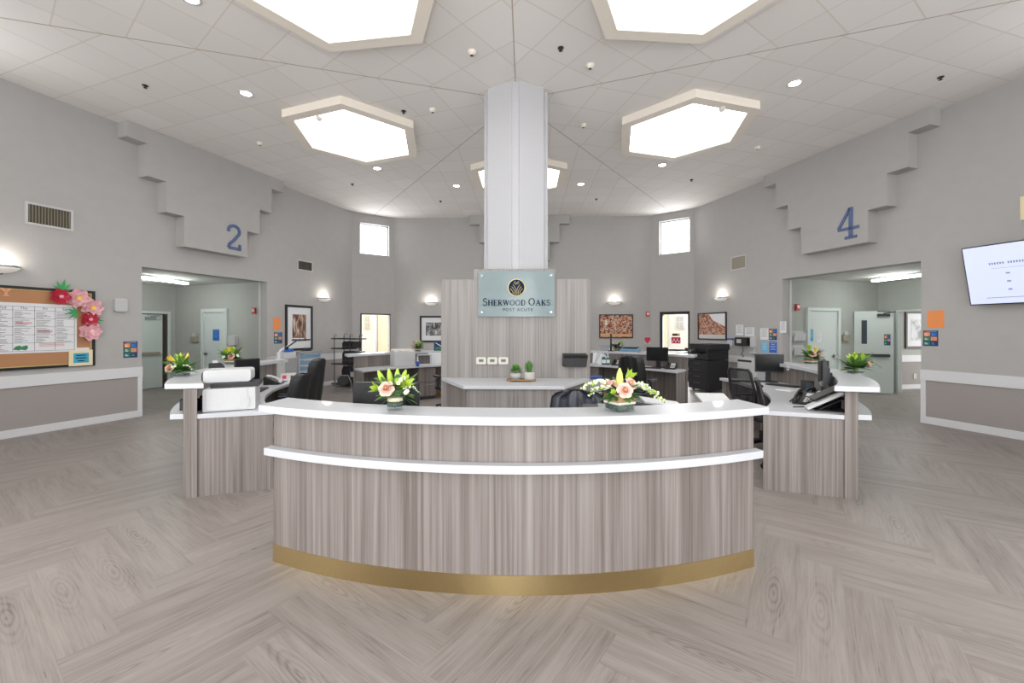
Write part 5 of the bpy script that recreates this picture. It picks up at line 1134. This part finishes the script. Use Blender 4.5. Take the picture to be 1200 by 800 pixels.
# articulated lamp
e = thing('desk_lamp', 'white jointed desk lamp reaching in front of the framed street print', 'desk lamp', atz(327, 7.1, ZT), R_(0))
b = MB(); b.use('white'); b.lathe([(0, 0), (.07, 0), (.07, .015), (.02, .03), (0, .03)], 18); b.build('lamp_base', None, e)
b = MB(); b.use('white'); b.tube([(0, 0, .02), (.0, 0, .09), (.03, 0, .16), (.12, 0, .21)], .024); b.use('black'); b.ball((.13, 0, .205), .035); b.tube([(.13, -.03, .2), (.32, -.03, .33)], .011); b.use('white'); b.tube([(.13, .01, .225), (.32, .01, .35)], .018); b.build('lamp_arm', None, e)
b = MB(); b.use('black'); b.prism_y([(.24, .335), (.52, .335), (.52, .36), (.26, .36)], -.05, .05); b.use('white'); b.prism_y([(.25, .36), (.42, .36), (.4, .375), (.27, .375)], -.045, .045); b.build('lamp_head', None, e)
# medication cart and storage by the left wall
def loc162(P): a = R_(162); return math.sin(a) * P.x - math.cos(a) * P.y, math.cos(a) * P.x + math.sin(a) * P.y
P = atz(350.5, 9.75); lx, ln = loc162(P); l, r = frame(162, ln, lx, 0)
e = thing('medication_cart', 'pale grey cart with blue drawer fronts standing by the wall behind the leather chair', 'cart', l, r)
b = MB(); b.use('light_grey'); b.bb(0, .66, 0, .5, .1, 1.05); b.build('cart_body', None, e, .01); b = MB(); b.use('grey'); b.rslab(-.03, .69, -.04, .53, 1.05, 1.09, .03); b.build('cart_top', None, e, .004)
for k in range(6):
    z = .93 - k * .145; d = box('drawer', 'drawer_blue', e, .03, .63, -.02, 0, z, z + .10, .004); b = MB(); b.use('light_grey'); b.bb(.12, .54, -.035, -.02, z + .085, z + .1); b.build('handle', None, d)
for cx_ in (.06, .6):
    for cy_ in (.06, .44): b = MB(); b.use('black_soft'); b.cyl((cx_ - .02, cy_, .05), (cx_ + .02, cy_, .05), .05); b.bb(cx_ - .012, cx_ + .012, cy_ - .012, cy_ + .012, .05, .1); b.build('caster', None, e)
e = thing('tape_dispenser', 'small black object lying on the cart with blue drawers', 'dispenser', Vector(l) + Vector((math.cos(r) * .35, math.sin(r) * .35, 1.09)), r); b = MB(); b.use('black'); b.prism_y([(-.12, 0), (.12, 0), (.1, .03), (0, .05), (-.08, .02)], .1, .2); b.build('body', None, e); box('base', 'black_soft', e, -.13, .13, .09, .21, 0, .006)
P = atz(333, 9.2); lx, ln = loc162(P); l, r = frame(162, ln, lx, 0)
e = thing('storage_cabinet', 'plain grey metal cabinet beside the cart with blue drawers', 'cabinet', l, r); b = MB(); b.use('light_grey'); b.bb(0, .34, 0, .5, .0, 1.0); b.build('cabinet_body', None, e, .006); box('cabinet_door', 'grey', e, .02, .32, -.012, 0, .05, .97, .003)
e = thing('storage_bin', 'white bin with a bright blue item on the grey metal cabinet', 'bin', Vector(l) + Vector((math.cos(r) * .17 - math.sin(r) * .1, math.sin(r) * .17 + math.cos(r) * .1, 1.0)), r); b = MB(); b.use('white'); b.bb(-.16, .16, -.09, .15, 0, .1); b.build('bin_shell', None, e, .01); box('blue_item', 'blue_bright', e, -.05, .12, -.06, .06, .1, .17, .01)
# black wire shelving in the corner
P = atz(388, 11.9); Q = atz(417, 11.35); rzs = math.atan2(Q.y - P.y, Q.x - P.x); W = (Q - P).length
e = thing('shelving_unit', 'black metal shelving unit in the corner left of the narrow doorway', 'shelf', P, rzs)
for z in (.05, .62, 1.06, 1.34): b = MB(); b.use('black_soft'); x1_ = W if z > 1.2 or z < 1 else W * .6; b.bb(0, x1_, 0, .36, z, z + .03); b.build('shelf_board', None, e)
for x in (.12, W * .75):
    for y in (.02, .34): b = MB(); b.use('dark_grey'); b.cyl((x, y, 0), (x, y, 1.45), .012, n=8); b.use('steel'); b.tube([(x, y, 1.45), (x + .02, y, 1.49), (x + .1, y, 1.48), (x + .13, y, 1.43)], .008); b.build('upright', None, e)
def onshelf(name, label, cat, x0, x1, z0, h, m, extra=None):
    L = P + Vector((math.cos(rzs) * (x0 + x1) / 2 - math.sin(rzs) * .18, math.sin(rzs) * (x0 + x1) / 2 + math.cos(rzs) * .18, z0)); q = thing(name, label, cat, L, rzs); w = (x1 - x0) / 2
    b = MB(); b.use(m); b.prism_x([(-.15, 0), (.15, 0), (.15, h), (-.1, h), (-.15, h * .8)], -w, w); b.build('casing', None, q, .006); b = MB(); b.use('dark_grey'); b.bb(-w * .8, w * .8, -.153, -.15, h * .2, h * .35); b.use('light_grey' if extra else 'black_soft'); b.bb(w * .1, w * .7, -.156, -.15, h * .45, h * .72); b.build('front_detail', None, q); return q
onshelf('label_printer', 'black printer on the middle shelf board by the narrow doorway', 'printer', W * .42, W * .82, 1.091, .19, 'black'); onshelf('computer_case', 'black computer case on the lower shelf board by the narrow doorway', 'computer', W * .42, W * .98, .651, .36, 'black'); onshelf('shredder', 'black machine with a pale front at the bottom of the shelving unit', 'machine', W * .4, W * 1.0, .081, .5, 'black', 1)
e = thing('box_fan', 'small black fan on a round wire stand in front of the shelving unit', 'fan', atz(402, 10.7), R_(10)); b = MB(); b.use('black'); b.cyl((0, -.05, .3), (0, .05, .3), .13, n=20, smooth=False); b.build('fan_housing', None, e); b = MB(); b.use('steel'); b.tube([(-.2, 0, .02), (-.2, 0, .25), (-.12, 0, .43), (.12, 0, .43), (.2, 0, .25), (.2, 0, .02)], .012); b.tube([(-.22, -.12, .02), (.22, -.12, .02), (.22, .12, .02), (-.22, .12, .02), (-.22, -.12, .02)], .014); b.build('wire_stand', None, e)
# chairs on the left
p = atz(348, 6.1); office_chair((p.x, p.y, 0), R_(278), 'high backed black leather office chair at the desk under numeral 2', 'leather', 1.18, .52)
p = atz(326, 5.35); office_chair((p.x, p.y, 0), R_(275), 'lower dark leather office chair with a grey edge at the desk under numeral 2', 'leather', 1.04, .46)

# back desk, left
e0 = printer_big(atz(472, 9.38, ZW), R_(34), 'large white laser printer on the back desk behind the round vase', .47, .36, .35)
e = thing('pump_bottle', 'small blue bottle with a clear pump right of the large white laser printer', 'bottle', atz(489.5, 9.35, ZW), 0); b = MB(); b.use('blue_bright'); b.lathe([(0, 0), (.032, 0), (.035, .09), (.03, .11), (0, .11)], 16); b.build('bottle_body', None, e); b = MB(); b.use('white'); b.lathe([(.03, .11), (.012, .14), (.01, .2), (0, .2)], 12); b.bb(-.03, .008, -.006, .006, .19, .205); b.build('pump_top', None, e)
e = thing('desk_organiser', 'white open-fronted desk box against the back desk ledge', 'organiser', atz(497, 9.7, ZW), R_(22)); b = MB(); b.use('white'); b.bb(-.16, .16, -.06, .08, 0, .02); b.bb(-.16, .16, -.06, .08, .22, .24); b.bb(.13, .16, -.06, .08, .02, .22); b.bb(-.16, -.14, -.06, .08, .02, .22); b.build('box_shell', None, e); box('wood_back', 'laminate', e, -.14, .13, .06, .07, .02, .22)
e = thing('paper_holder', 'white notice holder with a paper sheet beside the feature panel edge', 'holder', polar(121.3, 3.86, ZW), R_(25)); box('sheet', 'paper', e, -.2, .14, -.01, 0, .0, .27); box('foot', 'white', e, -.2, .14, -.08, .0, 0, .008)
card('folder', 'tan folder standing at the edge of the wood feature panel', 'folder', polar(118, 3.82, ZW), R_(20), .2, .24, 'tan', .02)
e = card('info_card', 'dark blue and green card standing on the back ledge by the feature panel', 'card', polar(119.2, 4.15, ZT), R_(20), .22, .22, 'navy'); box('green_stripe', 'green', e, -.08, .1, -.006, -.004, .03, .09); b = MB(); b.use('paper'); b.prism_y([(-.09, .2), (-.06, .2), (.1, .1), (.1, .08)], -.006, -.004); b.build('white_stripe', None, e)
p = atz(527, 8.35); office_chair((p.x, p.y, 0), R_(215), 'black mesh office chair half hidden by the left edge of the feature panel', 'mesh', 1.06, .48)

# back desk, right
e = thing('magazine', 'white magazines leaning against the ledge beside the feature panel', 'magazines', atz(699, 9.85, ZW), R_(-30))
for k in range(3): b = MB(); b.use(['paper', 'light_grey', 'paper'][k]); b.M = Matrix.Rotation(R_(12 * k), 4, 'Y') @ Matrix.Rotation(R_(-12), 4, 'X'); b.bb(-.1 + k * .05, .12 + k * .05, -.01 - k * .02, -.0 - k * .02, .02, .27); b.build('magazine_cover', None, e)
for k, (a, s, lb) in enumerate(((707.5, 1.0, 'taller green pump bottle on the back desk nearer the feature panel'), (712.5, .93, 'shorter green pump bottle on the back desk right of the taller one'))):
    e = thing('pump_bottle', lb, 'bottle', atz(a, 9.68, ZW), 0); b = MB(); b.use('bottle_glass'); b.lathe([(0, 0), (.045 * s, 0), (.047 * s, .15 * s), (.03 * s, .19 * s), (0, .19 * s)], 18); b.build('bottle_body', None, e); b = MB(); b.use('paper'); b.lathe([(.048 * s, .04), (.048 * s, .12)], 18, a0=200, a1=330); b.build('bottle_label', None, e); b = MB(); b.use('white'); b.lathe([(.03 * s, .19 * s), (.014, .21 * s), (.01, .28 * s), (0, .28 * s)], 12); b.bb(-.04, .01, -.007, .007, .265 * s, .285 * s); b.build('pump_top', None, e)
telephone(atz(723, 9.55, ZW), R_(-30), 'black desk telephone on the back desk right of the green bottles')
card('notice_sheet', 'white paper leaning on the back desk ledge behind the black telephone', 'sheet', atz(722, 9.95, ZW), R_(-30), .24, .23, 'paper', .004, R_(-6))
e = thing('monitor_arm', 'black upright pole on the ledge in front of the crowd picture', 'pole', atz(716, 10.1, ZT), 0); b = MB(); b.use('black'); b.cyl((0, 0, 0), (0, 0, .42), .022); b.lathe([(0, 0), (.08, 0), (.08, .015), (0, .02)], 16); b.build('pole', None, e); b = MB(); b.use('black'); b.bb(0, .2, -.015, .015, .14, .17); b.bb(.18, .2, -.04, .04, .1, .2); b.build('side_arm', None, e)
e = thing('document_tray', 'low grey-blue stacked trays on the ledge under the crowd picture', 'tray', atz(739, 9.82, ZT), R_(-32)); b = MB(); b.use('drawer_blue'); b.prism_x([(-.13, 0), (.13, 0), (.13, .12), (-.13, .05)], -.22, .2); b.build('tray_stack', None, e, .004); b = MB(); b.use('grey'); b.bb(-.2, .17, -.08, .12, .115, .125); b.use('dark_grey'); b.bb(-.24, -.22, -.1, .1, 0, .1); b.build('papers', None, e)
e = thing('paper_bin', 'grey bin with blue rim on the ledge left of the pole', 'bin', atz(709, 10.2, ZT), R_(-20)); b = MB(); b.use('grey'); b.prism_y([(-.1, 0), (.1, 0), (.13, .12), (-.13, .12)], -.08, .08); b.build('bin_shell', None, e); box('rim', 'drawer_blue', e, -.135, .135, -.085, .085, .12, .135)
monitor(atz(770.5, 8.95, ZW), R_(-52 + 14), 'black computer monitor on the back desk in front of the black glass door', .47, .30, lift=.14)
keyboard(atz(762, 8.78, ZW), R_(-30), 'black keyboard before the monitor near the black glass door'); 
e = thing('card_printer', 'small grey and white device left of the monitor near the black glass door', 'device', atz(741, 9.35, ZW), R_(-25)); b = MB(); b.use('light_grey'); b.rbox(-.1, .1, -.08, .08, 0, .1, .02); b.build('device_body', None, e); box('dark_slot', 'dark_grey', e, -.07, .07, -.083, -.08, .03, .06)
telephone(atz(786, 8.62, ZW), R_(-30), 'low black desk telephone at the end of the back desk near the copier')
p = atz(747, 7.75); office_chair((p.x, p.y, 0), R_(140), 'black rounded office chair at the back desk in front of the black monitor', 'leather', 1.13, .52)
e = thing('waste_bin', 'white and blue bin under the back desk beside the feature panel', 'bin', atz(698, 9.0), 0); b = MB(); b.use('white'); b.prism_y([(-.1, 0), (.1, 0), (.13, .55), (-.13, .55)], -.12, .12); b.build('bin_body', None, e); box('blue_lid', 'blue', e, -.135, .135, -.125, .125, .55, .6)

# copier
l, r = frame(18, A - 1.12, -2.72, 0)
e = thing('photocopier', 'large black office photocopier beneath the autumn tree picture', 'photocopier', l, r)
w = .34
b = MB(); b.use('black'); b.bb(-w, w, 0, .68, .06, .82); b.build('paper_cabinet', None, e, .01)
b = MB(); b.use('black'); b.bb(-w, w, .03, .68, .83, 1.0); b.bb(w - .1, w, .03, .68, 1.0, 1.08); b.bb(-w, w - .1, .30, .68, 1.0, 1.08); b.build('engine_housing', None, e, .01)
b = MB(); b.use('black_soft'); b.rbox(-w - .02, w + .02, .05, .70, 1.08, 1.24, .03); b.build('document_feeder', None, e, .01)
b = MB(); b.use('black'); b.tr(0, -.02, 1.0, rx=R_(-28)); b.rbox(-.26, .16, -.2, .03, 0, .04, .01); b.build('control_panel', None, e); b = MB(); b.use('grey'); b.tr(0, -.02, 1.0, rx=R_(-28)); b.bb(-.08, .12, -.18, .0, .04, .044); b.build('touch_screen', None, e)
b = MB(); b.use('black'); b.prism_x([(.0, 1.0), (-.2, .96), (-.2, .98), (0, 1.03)], -w - .28, -w + .02); b.build('side_tray', None, e)
for k in range(4):
    d = box('drawer', 'black_soft', e, -w + .02, w - .02, -.015, 0, .12 + k * .17, .27 + k * .17, .004); b = MB(); b.use('dark_grey'); b.bb(-.12, .12, -.03, -.015, .21 + k * .17, .235 + k * .17); b.build('handle', None, d)
for cx_ in (-.28, .28): b = MB(); b.use('black_soft'); b.cyl((cx_, .1, .03), (cx_ + .03, .1, .03), .03); b.cyl((cx_, .6, .03), (cx_ + .03, .6, .03), .03); b.build('caster', None, e)
# white low cabinet against the right wall
x0, x1, z0, z1 = rect(18, A - .5, 864, 418.5, 886.5, 430)
l, r = frame(18, A - .5, (x0 + x1) / 2, 0); e = thing('filing_cabinet', 'white low cabinet with a dark slot under the wall dispensers', 'cabinet', l, r); w = (x1 - x0) / 2
b = MB(); b.use('white'); b.bb(-w, w, 0, .47, .03, z1); b.build('cabinet_body', None, e, .008); box('dark_slot', 'black', e, -w + .02, w * .5, -.004, 0, z1 - .1, z1 - .05); box('plinth', 'grey', e, -w + .02, w - .02, .02, .45, 0, .03); box('cabinet_door', 'white', e, -w + .02, w - .02, -.008, 0, .06, z1 - .13, .002)

# desk with telephones (under numeral 4)
monitor(atz(901, 6.45, ZW), R_(-18), 'black computer monitor facing the viewer on the far part of the desk under numeral 4', .39, .28, lift=.155)
keyboard(atz(872, 6.5, ZW), R_(-20), 'black keyboard left of the monitor that faces the viewer'); mouse(atz(892, 5.9, ZW), R_(-30), 'black mouse in front of the monitor that faces the viewer')
keyboard(atz(917, 6.0, ZW), R_(-60), 'black keyboard right of the monitor that faces the viewer'); sh = thing('paper_stack', 'loose white papers right of the monitor that faces the viewer', 'papers', atz(925, 5.6, ZW), R_(30)); box('sheets', 'paper', sh, -.15, .15, -.1, .1, 0, .008); box('top_sheet', 'white', sh, -.1, .18, -.08, .1, .008, .011)
monitor(atz(968, 4.66, ZW), R_(237), 'black computer monitor seen edge-on beside the telephones', .46, .30, lift=.17, tilt=0)
e = thing('speaker_tower', 'black upright device with a swivel bracket behind the edge-on monitor', 'device', polar(-27, 3.985, ZW), R_(-40)); b = MB(); b.use('black'); b.rbox(-.05, .05, -.03, .03, .22, .46, .01); b.use('black_soft'); b.cyl((0, 0, 0), (0, 0, .24), .022); b.lathe([(0, 0), (.08, 0), (.08, .015), (0, .02)], 16); b.build('tower_body', None, e); b = MB(); b.use('steel'); b.cyl((0, -.04, .2), (0, .04, .2), .035); b.build('swivel', None, e)
telephone(atz(955, 4.75, ZW), R_(-75), 'black desk telephone with raised handset left of the edge-on monitor'); telephone(atz(944, 4.55, ZW), R_(-50), 'dark desk telephone nearest the desk edge in front of the telephones')
telephone(atz(965, 4.35, ZW), R_(-65), 'black desk telephone under the edge-on monitor', hs='black')
e = thing('document_tray', 'black letter rack holding a pale folder beside the telephones', 'tray', atz(971, 4.2, ZW), R_(-20)); b = MB(); b.use('black')
for k in range(4): b.M = Matrix.Translation((.0, 0, .07 + k * .04)) @ Matrix.Rotation(R_(-30), 4, 'Y'); b.bb(-.17, .13, -.1, .1, 0, .008)
b.M = Matrix(); b.bb(-.14, .14, -.11, .11, 0, .01); b.build('letter_rack', None, e); b = MB(); b.use('light_grey'); b.M = Matrix.Translation((-.03, -.10, .08)) @ Matrix.Rotation(R_(-30), 4, 'Y'); b.bb(-.19, .16, -.05, .06, .03, .055); b.build('pale_folder', None, e)
e = thing('label_holder', 'black box with a small blue-grey screen behind the telephones', 'box', atz(946, 5.35, ZW), R_(-30)); box('box_body', 'black', e, -.07, .07, -.04, .04, 0, .16, .005); box('screen', 'glass_dark', e, -.02, .06, -.044, -.04, .04, .13)
e = card('label_tag', 'small white tag hanging on the edge of the desk counter under numeral 4', 'tag', polar(-7.5, 3.985, 1.02), R_(-97), .07, .06, 'paper', .003); box('icon', 'dark_grey', e, -.015, .015, -.004, -.003, .015, .04)
sh = thing('mouse_pad', 'thin pale pad with a pen near the nearest telephone', 'pad', atz(938, 4.35, ZW), R_(0)); box('pad', 'light_grey', sh, -.12, .12, -.08, .08, 0, .004); b = MB(); b.use('black'); b.cyl((-.1, -.04, .01), (.04, -.03, .01), .005); b.build('pen', None, sh)
p = atz(893, 5.6); office_chair((p.x, p.y, 0), R_(103), 'black mesh office chair with open back at the desk under numeral 4, farther one', 'mesh', 1.08, .5)
p = polar(-30.5, 3.69); office_chair((p.x, p.y, 0), R_(66), 'black mesh office chair with open back at the desk under numeral 4, nearer one', 'mesh', 1.02, .5)

# ------------------------------------------------------------------ camera, world, colour
cam = bpy.data.cameras.new('camera'); cam.sensor_width = 36; cam.lens = F / 1200 * 36; cam.shift_y = -(400 - Y0) / 1200; cam.clip_start = .05
co = bpy.data.objects.new('camera', cam); col.objects.link(co); co.location = (CX, CY, H); co.rotation_euler = (R_(90), 0, R_(YAW)); sc.camera = co
w = bpy.data.worlds.new('world'); sc.world = w; w.use_nodes = True; bg = w.node_tree.nodes['Background']; bg.inputs[0].default_value = (1, 1, 1, 1); bg.inputs[1].default_value = 4.0
sc.view_settings.view_transform = 'Standard'; sc.view_settings.look = 'None'; sc.view_settings.gamma = 1; sc.view_settings.use_curve_mapping = False; sc.view_settings.exposure = 0.25

# daylight lamps: back corner windows, plus openings added out of view for more light
def added_daylight(ang, dist, zc, sx, sy, power):
    l, r = frame(ang, dist, 0, zc); L_ = bpy.data.lights.new('added_daylight', 'AREA'); L_.shape = 'RECTANGLE'; L_.size = sx; L_.size_y = sy; L_.energy = power; L_.color = (.97, .985, 1)
    o = bpy.data.objects.new('added_daylight', L_); col.objects.link(o); o.location = l; o.rotation_euler = (R_(90), 0, R_(ang + 90) + math.pi)
    o.rotation_euler = (-R_(90), 0, R_(ang - 90) )
for a_ in (234, 306): added_daylight(a_, A + .2, 1.4, 2.7, 2.7, 4); added_daylight(a_, A + .2, 4.1, 2.7, 1.5, 17)
added_daylight(270, B + .2, 1.7, .9, 3.3, 160)  # lamp in the added front opening, to light the desk face
for a_ in (198, 342, 270): added_daylight(a_, B + .2, 4.5, .9, 1.0, 30)
for a_ in (54, 126): added_daylight(a_, B + .2, 4.52, .85, .95, 26); added_daylight(a_, B + .2, 1.15, .8, 1.8, 55)
